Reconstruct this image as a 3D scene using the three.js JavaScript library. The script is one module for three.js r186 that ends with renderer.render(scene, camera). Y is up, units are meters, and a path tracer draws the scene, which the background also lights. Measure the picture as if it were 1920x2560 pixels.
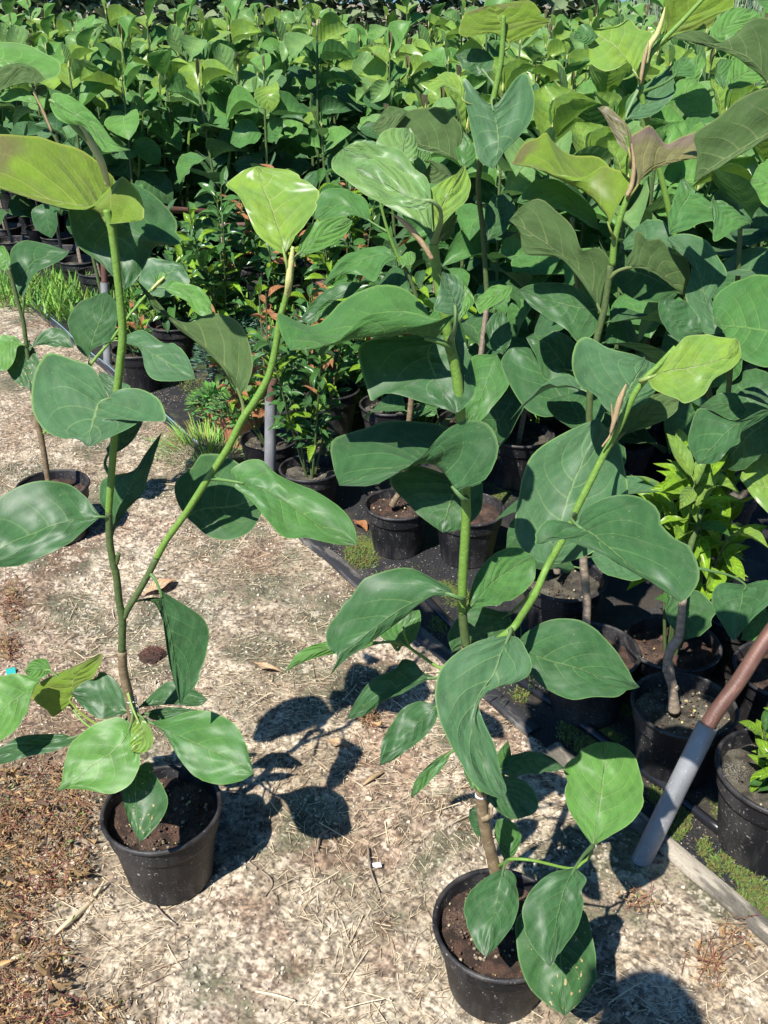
import * as THREE from 'three';
import { mergeGeometries } from 'three/addons/utils/BufferGeometryUtils.js';
import { Sky } from 'three/addons/objects/Sky.js';
import { MarchingCubes } from 'three/addons/objects/MarchingCubes.js';

// ---------------------------------------------------------------- camera, sky, sun, exposure
const scene = new THREE.Scene();
const PITCH = 28.6 * Math.PI / 180, LENS = 2400, EYE = new THREE.Vector3(0, 1.5, 0);
const camera = new THREE.PerspectiveCamera(2 * Math.atan(1280 / LENS) * 180 / Math.PI, 0.75, 0.02, 400);
camera.position.copy(EYE);
camera.lookAt(0, 1.5 - Math.sin(PITCH), -Math.cos(PITCH));
const renderer = new THREE.WebGLRenderer({ antialias: true });
renderer.toneMapping = THREE.LinearToneMapping;
renderer.toneMappingExposure = 1.75;
renderer.shadowMap.enabled = true;
const SUN_EL = 54.3 * Math.PI / 180, SUN_AZ = 33.5 * Math.PI / 180;
const toSun = new THREE.Vector3(-Math.sin(SUN_AZ) * Math.cos(SUN_EL), Math.sin(SUN_EL), Math.cos(SUN_AZ) * Math.cos(SUN_EL));
const sky = new Sky(); sky.name = 'sky'; sky.scale.setScalar(300);
Object.assign(sky.userData, { kind: 'structure', label: 'clear blue summer sky above the nursery' });
sky.material.uniforms.sunPosition.value.copy(toSun);
sky.material.uniforms.turbidity.value = 7; sky.material.uniforms.rayleigh.value = 0.7; sky.material.uniforms.mieCoefficient.value = 0.004;
sky.material.uniforms.cloudCoverage.value = 0;
scene.add(sky);
scene.environmentIntensity = 0.1;
const sun = new THREE.DirectionalLight(new THREE.Color(1, 0.95, 0.87), 5);
sun.target.position.set(0, 0, -3); sun.position.copy(toSun).multiplyScalar(20).add(sun.target.position);
sun.castShadow = true; sun.shadow.mapSize.set(4096, 4096);
Object.assign(sun.shadow.camera, { left: -9, right: 9, top: 9, bottom: -9, near: 1, far: 45 });
scene.add(sun, sun.target);

// ---------------------------------------------------------------- helpers
let seedState = 7;
const srand = (s) => { seedState = s >>> 0; };
const rnd = () => { seedState = (seedState + 0x6d2b79f5) | 0; let t = Math.imul(seedState ^ (seedState >>> 15), 1 | seedState); t = (t + Math.imul(t ^ (t >>> 7), 61 | t)) ^ t; return ((t ^ (t >>> 14)) >>> 0) / 4294967296; };
const rr = (a, b) => a + (b - a) * rnd();
const V = (x, y, z) => new THREE.Vector3(x, y, z);
const clamp = (x, a, b) => Math.min(b, Math.max(a, x)), sstep = (a, b, x) => { const t = clamp((x - a) / (b - a), 0, 1); return t * t * (3 - 2 * t); };
const mix = (a, b, t) => a + (b - a) * t, mix3 = (a, b, t) => [mix(a[0], b[0], t), mix(a[1], b[1], t), mix(a[2], b[2], t)];
const FW = V(0, -Math.sin(PITCH), -Math.cos(PITCH)), UP = V(0, Math.cos(PITCH), -Math.sin(PITCH)), RT = V(1, 0, 0);
// where a direction of sight meets a vertical plane D metres ahead, the ground, or a tilted plane
const ray = (px, py) => FW.clone().addScaledVector(RT, (px - 960) / LENS).addScaledVector(UP, -(py - 1280) / LENS);
const at = (px, py, D) => { const d = ray(px, py); return EYE.clone().addScaledVector(d, -D / d.z); };
const onGround = (px, py, h = 0) => { const d = ray(px, py); return EYE.clone().addScaledVector(d, (h - EYE.y) / d.y); };
// tileable value noise
const hash = (x, y, s) => { let h = Math.imul(x, 374761393) + Math.imul(y, 668265263) + Math.imul(s, 974711); h = Math.imul(h ^ (h >>> 13), 1274126177); return ((h ^ (h >>> 16)) >>> 0) / 4294967296; };
function noise(x, y, s, per = 1 << 20) {
  const ix = Math.floor(x), iy = Math.floor(y), fx = x - ix, fy = y - iy, u = fx * fx * (3 - 2 * fx), v = fy * fy * (3 - 2 * fy);
  const m = (k) => ((k % per) + per) % per, x0 = m(ix), x1 = m(ix + 1), y0 = m(iy), y1 = m(iy + 1);
  return mix(mix(hash(x0, y0, s), hash(x1, y0, s), u), mix(hash(x0, y1, s), hash(x1, y1, s), u), v);
}
function fbm(x, y, s, oct, per) { let a = 0.5, sum = 0, n = 0; for (let i = 0; i < oct; i++) { sum += a * noise(x, y, s + i, per); n += a; a *= 0.55; x *= 2; y *= 2; if (per) per *= 2; } return sum / n; }
const enc = (c) => Math.round(255 * clamp(c <= 0.0031308 ? 12.92 * c : 1.055 * Math.pow(c, 1 / 2.4) - 0.055, 0, 1));
function texture(w, h, fn, srgb = true) {                                 // fn(x, y) in 0..1 gives linear rgb, or one height
  const data = new Uint8Array(w * h * 4);
  for (let j = 0; j < h; j++) for (let i = 0; i < w; i++) {
    const c = fn((i + 0.5) / w, (j + 0.5) / h), o = (j * w + i) * 4;
    if (srgb) { data[o] = enc(c[0]); data[o + 1] = enc(c[1]); data[o + 2] = enc(c[2]); } else data[o] = data[o + 1] = data[o + 2] = Math.round(255 * clamp(c, 0, 1));
    data[o + 3] = 255;
  }
  const t = new THREE.DataTexture(data, w, h); t.wrapS = t.wrapT = THREE.RepeatWrapping; t.magFilter = THREE.LinearFilter; t.minFilter = THREE.LinearMipmapLinearFilter;
  if (srgb) t.colorSpace = THREE.SRGBColorSpace; t.needsUpdate = true; return t;
}
const named = new Map();
function numbered(name) { const n = named.get(name) ?? 0; named.set(name, n + 1); return n ? name + '_' + String(n).padStart(3, '0') : name; }
function tag(o, label, category, group) { o.userData = { label, category }; if (group) o.userData.group = group; return o; }
function solid(m) { m.castShadow = m.receiveShadow = true; return m; }
function thing(name, label, category, pos, group) { const o = new THREE.Group(); o.name = numbered(name); o.position.copy(pos); scene.add(o); return tag(o, label, category, group); }
function part(name, geometry, material, parent) { const m = solid(new THREE.Mesh(geometry, material)); m.name = name; parent.add(m); return m; }
function single(name, geometry, material, label, category, group) { const m = solid(new THREE.Mesh(geometry, material)); m.name = numbered(name); scene.add(m); return tag(m, label, category, group); }
function structure(name, geometry, material, label) { const m = solid(new THREE.Mesh(geometry, material)); m.name = name; m.userData = { kind: 'structure', label }; scene.add(m); return m; }
function stuff(name, geometry, material, list, label, parent, category) {          // list of [position, quaternion, scale, colour?]
  const m = solid(new THREE.InstancedMesh(geometry, material, list.length)), M = new THREE.Matrix4(); m.name = parent ? name : numbered(name);
  list.forEach(([p, q, s, c], i) => { m.setMatrixAt(i, M.compose(p, q, typeof s === 'number' ? V(s, s, s) : s)); if (c) m.setColorAt(i, c); });
  m.userData = parent ? { kind: 'stuff' } : { kind: 'stuff', label, category }; (parent ?? scene).add(m); return m;
}
const Q4 = (x, y, z, order = 'YXZ') => new THREE.Quaternion().setFromEuler(new THREE.Euler(x, y, z, order));
// a tube through points with a radius for each
function tube(points, radii, sides = 8, steps = 6, cap = true, uneven = 0) {
  const curve = new THREE.CatmullRomCurve3(points, false, 'catmullrom', 0.5), n = (points.length - 1) * steps, pos = [], uv = [], idx = [];
  let side = null, length = 0, last = null;
  for (let i = 0; i <= n; i++) {
    const t = i / n, p = curve.getPoint(t), d = curve.getTangent(t), k = t * (radii.length - 1), a = Math.min(Math.floor(k), radii.length - 2), r = (radii.length < 2 ? radii[0] : mix(radii[a], radii[a + 1], k - a)) * (1 + uneven * (noise(i * 0.63 + n, n * 0.37, 99) - 0.5));
    if (!side) side = Math.abs(d.y) > 0.8 ? V(1, 0, 0) : V(0, 1, 0);
    side.addScaledVector(d, -side.dot(d)).normalize(); const up = d.clone().cross(side);
    if (last) length += last.distanceTo(p); last = p;
    for (let j = 0; j <= sides; j++) { const f = j / sides * Math.PI * 2; const q = p.clone().addScaledVector(side, Math.cos(f) * r).addScaledVector(up, Math.sin(f) * r); pos.push(q.x, q.y, q.z); uv.push(j / sides, length); }
    if (i) for (let j = 0; j < sides; j++) { const a0 = (i - 1) * (sides + 1) + j, b0 = a0 + sides + 1; idx.push(a0, b0, a0 + 1, a0 + 1, b0, b0 + 1); }
  }
  if (cap) for (const end of [0, n]) { const c = curve.getPoint(end / n), o = pos.length / 3; pos.push(c.x, c.y, c.z); uv.push(0.5, end ? length : 0); for (let j = 0; j < sides; j++) { const a0 = end * (sides + 1) + j; if (end) idx.push(a0, o, a0 + 1); else idx.push(a0, a0 + 1, o); } }
  const g = new THREE.BufferGeometry(); g.setAttribute('position', new THREE.Float32BufferAttribute(pos, 3)); g.setAttribute('uv', new THREE.Float32BufferAttribute(uv, 2)); g.setIndex(idx); g.computeVertexNormals(); return g;
}
// a leaf blade: midrib, left edge and right edge are lists of points that share first and last point
function blade(mid, left, right, { nu = 5, nv = 14, crease = 0.45, ripple = 0.0, swell = 0, ragged = 0, seed = 1 } = {}) {
  const curve = (p) => new THREE.CatmullRomCurve3(p, false, 'catmullrom', 0.5), cm = curve(mid), cl = curve([mid[0], ...left, mid.at(-1)]), cr = curve([mid[0], ...right, mid.at(-1)]), pos = [], uv = [], idx = [], W = 2 * nu + 1;
  for (let j = 0; j <= nv; j++) {
    const v = j / nv, m = cm.getPoint(v), l = cl.getPoint(v), r = cr.getPoint(v); if (ragged) { l.lerp(m, ragged * (noise(v * 11, seed * 3.3, 95) - 0.35 + 1.6 * sstep(0.78, 0.95, noise(v * 7 + 3, seed * 5.7, 96)))); r.lerp(m, ragged * (noise(v * 11, seed * 4.1, 97) - 0.35 + 1.6 * sstep(0.78, 0.95, noise(v * 7 + 3, seed * 6.1, 98)))); }
    const half = r.clone().sub(l).multiplyScalar(0.5), bow = r.clone().add(l).multiplyScalar(0.5).sub(m), n = half.clone().cross(cm.getTangent(v)).normalize();
    for (let i = 0; i < W; i++) {
      const s = i / nu - 1, a = Math.abs(s), p = m.clone(), straight = (s < 0 ? l : r).clone().sub(m).multiplyScalar(a);
      p.addScaledVector(half, s * (1 - crease)).addScaledVector(bow, s * s * (1 - crease)).addScaledVector(straight, crease);
      if (swell) p.addScaledVector(n, swell * (fbm(s * 1.6 + seed * 3.7 + 20, v * 4.2 + seed * 1.3, 91, 3) - 0.5) * Math.min(1, v * 6, (1 - v) * 6));
      if (ripple) p.addScaledVector(n, ripple * a * a * Math.sin(v * 9.3 + seed * 5.1 + s * 1.7) * Math.sin(Math.PI * v));
      pos.push(p.x, p.y, p.z); uv.push(i / (W - 1), v);
    }
    if (j) for (let i = 0; i < W - 1; i++) { const a0 = (j - 1) * W + i, b0 = a0 + W; idx.push(a0, a0 + 1, b0, a0 + 1, b0 + 1, b0); }
  }
  const g = new THREE.BufferGeometry(); g.setAttribute('position', new THREE.Float32BufferAttribute(pos, 3)); g.setAttribute('uv', new THREE.Float32BufferAttribute(uv, 2)); g.setIndex(idx); g.computeVertexNormals(); return g;
}
function stalk(points, radii, sides = 5, steps = 4) {                           // a petiole: wears the pale midrib of the leaf texture
  const g = tube(points, radii, sides, steps), uv = g.attributes.uv; for (let i = 0; i < uv.count; i++) uv.setXY(i, 0.5, 0.06); return g;
}

// ---------------------------------------------------------------- materials
const V_SIDE = 6.5;
const veinAt = (x, y) => { const u = x * 2 - 1, a = Math.abs(u), w = (y + 0.012 * Math.sin(y * 13 + u) + 0.005 * Math.sin(y * 37 + 2 * u) - 0.3 * Math.pow(a, 1.35)) * V_SIDE + (u > 0 ? 0.35 : 0), d = Math.abs(w - Math.round(w)), mid = a / 0.02, side = d / (0.045 * (1.25 - a)), k = (y + 0.1 * a) * 3 * V_SIDE + a * 9; return { mid: Math.exp(-mid * mid), side: Math.exp(-side * side) * sstep(0.95, 0.45, a) * (y > 0.02 && y < 0.97 ? 1 : 0), net: Math.pow(Math.abs(Math.sin(k) * Math.sin(a * 21 + w * 2.4)), 0.5), quilt: d * 2, a }; };
const leafBump = texture(256, 512, (x, y) => { const v = veinAt(x, y), f = fbm(x * 6, y * 10, 31, 3, 0); return 0.25 + 0.4 * v.quilt * (1 - v.a * 0.4) + 0.28 * f + 0.09 * noise(x * 46, y * 90, 37) + 0.05 * noise(x * 110, y * 210, 38) - 0.35 * v.mid - 0.12 * v.side + 0.06 * v.net; }, false);
function leafTexture(base, vein, { edge = vein, spread = 0.3, tint, patch = 0, tintFrom = -1, seed = 1, spots = 0, dusty = 1, size = 256, sideVein = 0.48 } = {}) {
  return texture(size, size * 2, (x, y) => {
    const v = veinAt(x, y), f = fbm(x * 5, y * 9, seed, 4), g = fbm(x * 2.2 + 7, y * 3.4, seed + 40, 3), fine = noise(x * 90, y * 170, seed + 5);
    let c = base.map((b) => b * (1 - spread + 2 * spread * f) * (0.93 + 0.14 * fine));
    if (tint) c = mix3(c, tint, patch * sstep(0.38, 0.66, g) * sstep(tintFrom - 0.15, tintFrom + 0.15, y));
    c = mix3(c, vein, clamp(v.mid * 0.95 + v.side * sideVein + (1 - v.net) * 0.13, 0, 1));
    c = mix3(c, edge, sstep(0.955, 0.995, v.a) * 0.75);
    c = mix3(c, [0.17, 0.2, 0.13], 0.12 * dusty * sstep(0.52, 0.75, fbm(x * 9 + 3, y * 15, seed + 61, 4)) * (0.4 + 0.6 * fine)); c = mix3(c, [0.3, 0.3, 0.2], 0.35 * dusty * sstep(0.93, 0.98, noise(x * 55, y * 105, seed + 63)));
    if (spots) { const s = noise(x * 14, y * 24, seed + 77) * 0.7 + 0.3 * noise(x * 40, y * 70, seed + 78); c = mix3(c, [0.42, 0.3, 0.14], sstep(1 - spots, 1.02 - spots, s)); }
    return c;
  });
}
const leafLook = (map, { through = 0.3, gloss = 0.24, rough = 0.36, bump = 0.0042 } = {}) => new THREE.MeshPhysicalMaterial({ map, bumpMap: leafBump, bumpScale: bump, roughness: 0.95, transmission: through, thickness: 0, clearcoat: gloss, clearcoatRoughness: rough, specularIntensity: 0.2, side: THREE.DoubleSide });
const LEAF = {
  pale: leafLook(leafTexture([0.13, 0.26, 0.075], [0.26, 0.38, 0.15], { seed: 48, tint: [0.18, 0.31, 0.08], patch: 0.6 }), { through: 0.32, gloss: 0.3, rough: 0.34 }),
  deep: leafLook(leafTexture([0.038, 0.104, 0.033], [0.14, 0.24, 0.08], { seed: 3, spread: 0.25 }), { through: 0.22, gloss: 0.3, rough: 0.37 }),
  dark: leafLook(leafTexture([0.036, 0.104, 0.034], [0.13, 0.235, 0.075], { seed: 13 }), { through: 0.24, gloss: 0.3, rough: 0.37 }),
  hurt: leafLook(leafTexture([0.036, 0.1, 0.03], [0.125, 0.24, 0.07], { seed: 17, spots: 0.2 }), { through: 0.24, gloss: 0.25, rough: 0.36 }),
  blue: leafLook(leafTexture([0.058, 0.14, 0.058], [0.19, 0.3, 0.115], { seed: 23, edge: [0.2, 0.34, 0.1] }), { through: 0.26, gloss: 0.25, rough: 0.36 }),
  mid: leafLook(leafTexture([0.064, 0.17, 0.04], [0.16, 0.3, 0.075], { seed: 33, tint: [0.06, 0.17, 0.05], patch: 0.5 }), { through: 0.3, gloss: 0.25 }),
  fresh: leafLook(leafTexture([0.1, 0.245, 0.048], [0.24, 0.38, 0.12], { seed: 43, tint: [0.12, 0.27, 0.05], patch: 0.5 }), { through: 0.34, gloss: 0.25 }),
  yellow: leafLook(leafTexture([0.2, 0.33, 0.04], [0.36, 0.46, 0.14], { seed: 53, tint: [0.13, 0.27, 0.06], patch: 0.5 }), { through: 0.36, gloss: 0.45, rough: 0.28 }),
  young: leafLook(leafTexture([0.16, 0.26, 0.025], [0.3, 0.38, 0.07], { seed: 63, edge: [0.3, 0.36, 0.05], tint: [0.15, 0.12, 0.055], patch: 0.8, tintFrom: 0.42 }), { through: 0.4, gloss: 0.25 }),
  plum: leafLook(leafTexture([0.17, 0.16, 0.07], [0.36, 0.36, 0.1], { seed: 73, tint: [0.19, 0.13, 0.12], patch: 0.8 }), { through: 0.34, gloss: 0.25 }),
  back: leafLook(leafTexture([0.075, 0.135, 0.04], [0.2, 0.25, 0.09], { seed: 83, spread: 0.2, sideVein: 0.6 }), { through: 0.34, gloss: 0.12, rough: 0.6, bump: 0.003 }),
  lime: leafLook(leafTexture([0.2, 0.37, 0.012], [0.34, 0.44, 0.08], { seed: 93, spread: 0.4 }), { through: 0.34, gloss: 0.55, rough: 0.25 }),
  laurel: leafLook(leafTexture([0.045, 0.15, 0.025], [0.2, 0.34, 0.08], { seed: 103, spread: 0.4 }), { through: 0.28, gloss: 0.55, rough: 0.25 }),
  dead: leafLook(leafTexture([0.33, 0.13, 0.05], [0.22, 0.08, 0.03], { seed: 113, spread: 0.5, tint: [0.4, 0.22, 0.11], patch: 0.6 }), { through: 0.2, gloss: 0.15, rough: 0.5 }),
  straw: leafLook(leafTexture([0.5, 0.32, 0.18], [0.3, 0.17, 0.08], { seed: 123, spread: 0.35, tint: [0.56, 0.42, 0.27], patch: 0.7 }), { through: 0.1, gloss: 0.1, rough: 0.6 }),
};
const std = (o) => new THREE.MeshStandardMaterial(o);
const barkMap = (a, b, seed, dot) => texture(64, 256, (x, y) => { const f = fbm(x * 4, y * 18, seed, 4, 4), d = noise(x * 16, y * 60, seed + 9, 16); return mix3(mix3(a, b, f * 1.4 - 0.2), dot ?? b, 0.8 * sstep(0.8, 0.88, d)); });
const barkBump = texture(64, 256, (x, y) => 0.5 * fbm(x * 6, y * 40, 5, 3, 6) + 0.5 * noise(x * 16, y * 60, 14, 16), false);
const stemLook = (a, b, seed, dot) => { const m = barkMap(a, b, seed, dot), t = std({ map: m, bumpMap: barkBump, bumpScale: 0.0006, roughness: 0.62 }); return t; };
const STEM = {
  green: stemLook([0.1, 0.2, 0.025], [0.15, 0.27, 0.04], 3, [0.21, 0.33, 0.08]),
  olive: stemLook([0.05, 0.085, 0.025], [0.09, 0.13, 0.035], 5, [0.11, 0.13, 0.055]),
  wood: stemLook([0.13, 0.085, 0.045], [0.24, 0.18, 0.1], 7, [0.32, 0.25, 0.16]),
  grey: stemLook([0.16, 0.12, 0.085], [0.33, 0.26, 0.19], 9, [0.4, 0.33, 0.25]),
  bud: stemLook([0.42, 0.4, 0.13], [0.5, 0.5, 0.2], 11), sheath: stemLook([0.3, 0.2, 0.1], [0.46, 0.34, 0.19], 12),
};
for (const k of Object.values(STEM)) k.map.repeat.set(1, 6), k.bumpMap = barkBump;
barkBump.repeat.set(1, 6);
// ---------------------------------------------------------------- ground: trodden dry soil, one sheet to the horizon
const EDGE0 = { x: 0.69, d: 1.147 }, EDIR = { x: -0.551, d: 0.8345 }, ENRM = { x: 0.8345, d: 0.551 };     // the border of the weed mat
const inBed = (x, d) => (x - EDGE0.x) * ENRM.x + (d - EDGE0.d) * ENRM.d, alongBed = (x, d) => (x - EDGE0.x) * EDIR.x + (d - EDGE0.d) * EDIR.d;
const bedPoint = (u, v, h = 0) => V(EDGE0.x + EDIR.x * u + ENRM.x * v, h, -(EDGE0.d + EDIR.d * u + ENRM.d * v));
const weedy = (x, d) => sstep(0.2, 0.62, (-0.6 - 0.2 * (d - 1.15) * (d < 1.15 ? 0.6 : 0.3) - x) * 2.0 + 1.0 * fbm(x * 6 + 9, d * 6, 71, 3)) * sstep(1.68, 1.45, d);
function groundHeight(x, d) {
  const lump = fbm(x * 7, d * 7, 201, 3) * 0.016 + fbm(x * 30, d * 30, 211, 3) * 0.016 + noise(x * 75, d * 75, 221) * 0.004 - 0.018;
  return lump + weedy(x, d) * 0.012 - 0.03 * sstep(-0.005, 0.05, inBed(x, d));
}
const soilMap = texture(2048, 2048, (x, y) => {
  const big = fbm(x * 5, y * 5, 301, 4, 5), moss = fbm(x * 11, y * 11, 311, 5, 11), red = fbm(x * 7, y * 7, 321, 4, 7), grit = noise(x * 640, y * 640, 331, 640), grain = fbm(x * 190, y * 190, 341, 3, 190), crust = fbm(x * 36, y * 36, 351, 5, 36);
  let c = mix3([0.22, 0.17, 0.115], [0.4, 0.33, 0.24], sstep(0.38, 0.6, 0.6 * crust + 0.28 * big + 0.12 * grain));
  c = mix3(c, [0.115, 0.11, 0.06], 0.85 * sstep(0.5, 0.57, moss * 0.62 + crust * 0.2 + grain * 0.18));
  c = mix3(c, [0.07, 0.068, 0.045], 0.5 * sstep(0.56, 0.63, moss * 0.6 + grain * 0.4));
  c = mix3(c, [0.19, 0.11, 0.07], 0.6 * sstep(0.56, 0.64, red * 0.7 + crust * 0.3));
  c = mix3(c, [0.48, 0.42, 0.33], 0.5 * sstep(0.57, 0.67, crust * 0.5 + grain * 0.3 + big * 0.2));
  const k = 0.42 + 0.9 * sstep(0.2, 0.8, grain) + 0.5 * (grit - 0.5); return c.map((q) => q * k);
});
const soilBump = texture(1024, 1024, (x, y) => 0.5 * fbm(x * 60, y * 60, 361, 4, 60) + 0.5 * noise(x * 300, y * 300, 371, 300), false);
const soilLook = std({ map: soilMap, bumpMap: soilBump, bumpScale: 0.007, roughness: 1 });
{
  const axis = (a, b, fine, lo, hi) => { const t = []; for (let x = a; x <= b; x += fine) t.push(x); for (let s = fine * 1.4, x = a - s; x > lo; x -= (s *= 1.35)) t.unshift(x); for (let s = fine * 1.4, x = b + s; x < hi; x += (s *= 1.35)) t.push(x); return t; };
  const xs = axis(-1.5, 1.0, 0.0125, -150, 150), ds = axis(0.35, 4.4, 0.0125, -150, 150), pos = [], uv = [], idx = [];
  for (const d of ds) for (const x of xs) { pos.push(x, groundHeight(x, d), -d); uv.push(x / 1.7, d / 1.7); }
  const W = xs.length; for (let j = 0; j < ds.length - 1; j++) for (let i = 0; i < W - 1; i++) { const a = j * W + i; idx.push(a, a + 1, a + W, a + 1, a + W + 1, a + W); }
  const g = new THREE.BufferGeometry(); g.setAttribute('position', new THREE.Float32BufferAttribute(pos, 3)); g.setAttribute('uv', new THREE.Float32BufferAttribute(uv, 2)); g.setIndex(idx); g.computeVertexNormals();
  structure('ground', g, soilLook, 'dry trodden soil path with straw and patches of moss');
}
// ---------------------------------------------------------------- woven weed mat under the bed, its dusty hem
const matMap = texture(1024, 1024, (x, y) => {
  const w = Math.sin(x * 402) * Math.sin(y * 402), dust = fbm(x * 6, y * 6, 401, 5, 6), moss = fbm(x * 5, y * 5, 411, 4, 5), grain = noise(x * 300, y * 300, 421, 300);
  let c = mix3([0.01, 0.01, 0.011], [0.024, 0.024, 0.026], 0.5 + 0.5 * w); c = mix3(c, [0.2, 0.185, 0.165], 0.4 * sstep(0.5, 0.8, dust) * (0.3 + 0.7 * grain)); c = mix3(c, [0.05, 0.04, 0.028], 0.6 * sstep(0.5, 0.65, fbm(x * 8, y * 8, 431, 4, 8)));
  return mix3(c, [0.1, 0.13, 0.02], 0.85 * sstep(0.6, 0.68, moss * 0.8 + grain * 0.15));
});
const matLook = std({ map: matMap, bumpMap: soilBump, bumpScale: 0.0015, roughness: 0.62 });
const matHeight = (u, v) => 0.002 + 0.008 * fbm(u * 4, v * 4, 441, 3) + 0.006 * sstep(0.05, 0, v) * noise(u * 6, 0.3, 451);
{
  const us = [], vs = []; for (let u = -1.2; u < 6; u += 0.03) us.push(u); for (let u = 6; u < 22; u += 0.5) us.push(u);
  for (let v = 0; v < 1.4; v += 0.025) vs.push(v); for (let v = 1.4; v < 14; v += 0.5) vs.push(v);
  const pos = [], uv = [], idx = []; for (const u of us) for (const v of vs) { const p = bedPoint(u, v + (v < 0.02 ? 0.008 * (noise(u * 9, 2, 461) - 0.5) : 0), matHeight(u, v)); pos.push(p.x, p.y, p.z); uv.push(u, v); }
  const W = vs.length; for (let j = 0; j < us.length - 1; j++) for (let i = 0; i < W - 1; i++) { const a = j * W + i; idx.push(a, a + 1, a + W, a + 1, a + W + 1, a + W); }
  const g = new THREE.BufferGeometry(); g.setAttribute('position', new THREE.Float32BufferAttribute(pos, 3)); g.setAttribute('uv', new THREE.Float32BufferAttribute(uv, 2)); g.setIndex(idx); g.computeVertexNormals();
  structure('weed_mat', g, matLook, 'black woven weed mat under the potted plants with moss and dust');
  const strip = (u0, u1, v0, v1, lift, thick, step = 0.04) => { const p = [], t = [], ix = []; let n = 0; for (let u = u0; u <= u1; u += step, n++) { const w = 0.006 * (noise(u * 7, 5, 471) - 0.5), h = matHeight(u, v0) + lift + 0.004 * noise(u * 11, 1, 481); for (const [v, y] of [[v0, -0.008], [v0 - 0.002, thick * 0.6], [v0 + 0.006, thick], [(v0 + v1) / 2, thick * 1.15], [v1 - 0.004, thick], [v1, 0]]) { const q = bedPoint(u, v + w, h + y); p.push(q.x, q.y, q.z); t.push(u * 2, v * 8); } if (n) for (let i = 0; i < 5; i++) { const a = (n - 1) * 6 + i; ix.push(a, a + 6, a + 1, a + 1, a + 6, a + 7); } } const g2 = new THREE.BufferGeometry(); g2.setAttribute('position', new THREE.Float32BufferAttribute(p, 3)); g2.setAttribute('uv', new THREE.Float32BufferAttribute(t, 2)); g2.setIndex(ix); g2.computeVertexNormals(); return g2; };
  const hemMap = texture(512, 512, (x, y) => { const f = fbm(x * 7, y * 7, 491, 5, 7), g2 = noise(x * 220, y * 220, 492, 220); return mix3(mix3([0.13, 0.115, 0.09], [0.42, 0.37, 0.29], sstep(0.38, 0.66, f)), [0.08, 0.075, 0.06], 0.5 * sstep(0.62, 0.75, fbm(x * 9, y * 9, 495, 4, 9))).map((c) => c * (0.8 + 0.3 * g2)); });
  single('mat_hem', strip(-1.1, 0.62, -0.012, 0.026, 0.0, 0.009), std({ map: hemMap, bumpMap: soilBump, bumpScale: 0.002, roughness: 0.9 }), 'pale dusty folded hem of the weed mat beside the nearest metal stake', 'mat hem').userData.kind = 'structure';
  const greyMap = texture(512, 512, (x, y) => { const f = fbm(x * 6, y * 6, 501, 5, 6), g2 = noise(x * 200, y * 200, 502, 200); return mix3([0.03, 0.03, 0.033], [0.22, 0.2, 0.17], sstep(0.46, 0.75, f) * (0.5 + 0.5 * g2)); });
  single('mat_hem', strip(0.64, 6.5, -0.012, 0.03, 0.0, 0.005), std({ map: greyMap, bumpMap: soilBump, bumpScale: 0.001, roughness: 0.5 }), 'dark grey lapped hem of the weed mat running back along the path', 'mat hem').userData.kind = 'structure';
  single('marker_thread', strip(1.9, 5.2, 0.012, 0.0145, 0.006, 0.001), std({ color: new THREE.Color(0.2, 0.32, 0.36), roughness: 0.7 }), 'pale blue marking thread woven along the grey hem of the mat', 'thread').userData.kind = 'structure';
}
// ---------------------------------------------------------------- pots and soil
const potMap = (seed, dust) => texture(512, 512, (x, y) => { const f = fbm(x * 8, y * 5, seed, 4, 8), s = noise(x * 230, y * 230, seed + 3, 230), big = noise(x * 120, y * 120, seed + 8, 120), drip = fbm(x * 50, y * 10, seed + 5, 3, 10); let c = [0.009, 0.009, 0.011]; c = mix3(c, [0.1, 0.092, 0.085], dust * (0.3 * sstep(0.4, 0.75, f) + 0.14 * sstep(0.45, 0.8, drip) + 0.35 * sstep(0.24, 0.12, y) * sstep(0.3, 0.7, fbm(x * 20, y * 6, seed + 21, 3, 20)))); c = mix3(c, [0.3, 0.28, 0.25], dust * 0.9 * sstep(0.86, 0.96, s) * sstep(0.3, 0.6, f)); return mix3(c, [0.38, 0.35, 0.31], dust * sstep(0.94, 0.98, big)); });
const potLook = [potMap(511, 0.8), potMap(521, 1), potMap(531, 1.3)].map((map) => new THREE.MeshPhysicalMaterial({ map, roughness: 0.5, bumpMap: soilBump, bumpScale: 0.0004, specularIntensity: 0.6 }));
const terraLook = std({ map: texture(256, 256, (x, y) => { const f = fbm(x * 6, y * 6, 541, 4, 6); return mix3([0.4, 0.13, 0.06], [0.5, 0.22, 0.12], f); }), roughness: 0.8 });
const POT_R = 0.11, POT_H = 0.18;
const ring = (list) => { const g = new THREE.LatheGeometry(list.map(([r, y]) => new THREE.Vector2(r, y)), 44), uv = g.attributes.uv, n = list.length; let s = 0; const along = list.map(([r, y], i) => (s += i ? Math.hypot(r - list[i - 1][0], y - list[i - 1][1]) : 0)); for (let i = 0; i < uv.count; i++) uv.setY(i, along[i % n] / 0.6); return g; };
const potShape = ring([[0, 0.004], [0.066, 0.004], [0.0745, 0.002], [0.079, 0.008], [0.0805, 0.014], [0.0955, 0.126], [0.0958, 0.13], [0.1008, 0.1325], [0.1018, 0.136], [0.1035, 0.172], [0.1025, 0.172], [0.099, 0.15], [0.093, 0.128], [0.08, 0.02], [0, 0.012]]);
const rimShape = ring([[0.1028, 0.1705], [0.1085, 0.1705], [0.1105, 0.1725], [0.111, 0.1755], [0.1095, 0.1785], [0.1065, 0.18], [0.1035, 0.1785], [0.1022, 0.1745], [0.1028, 0.1705]]);
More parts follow.
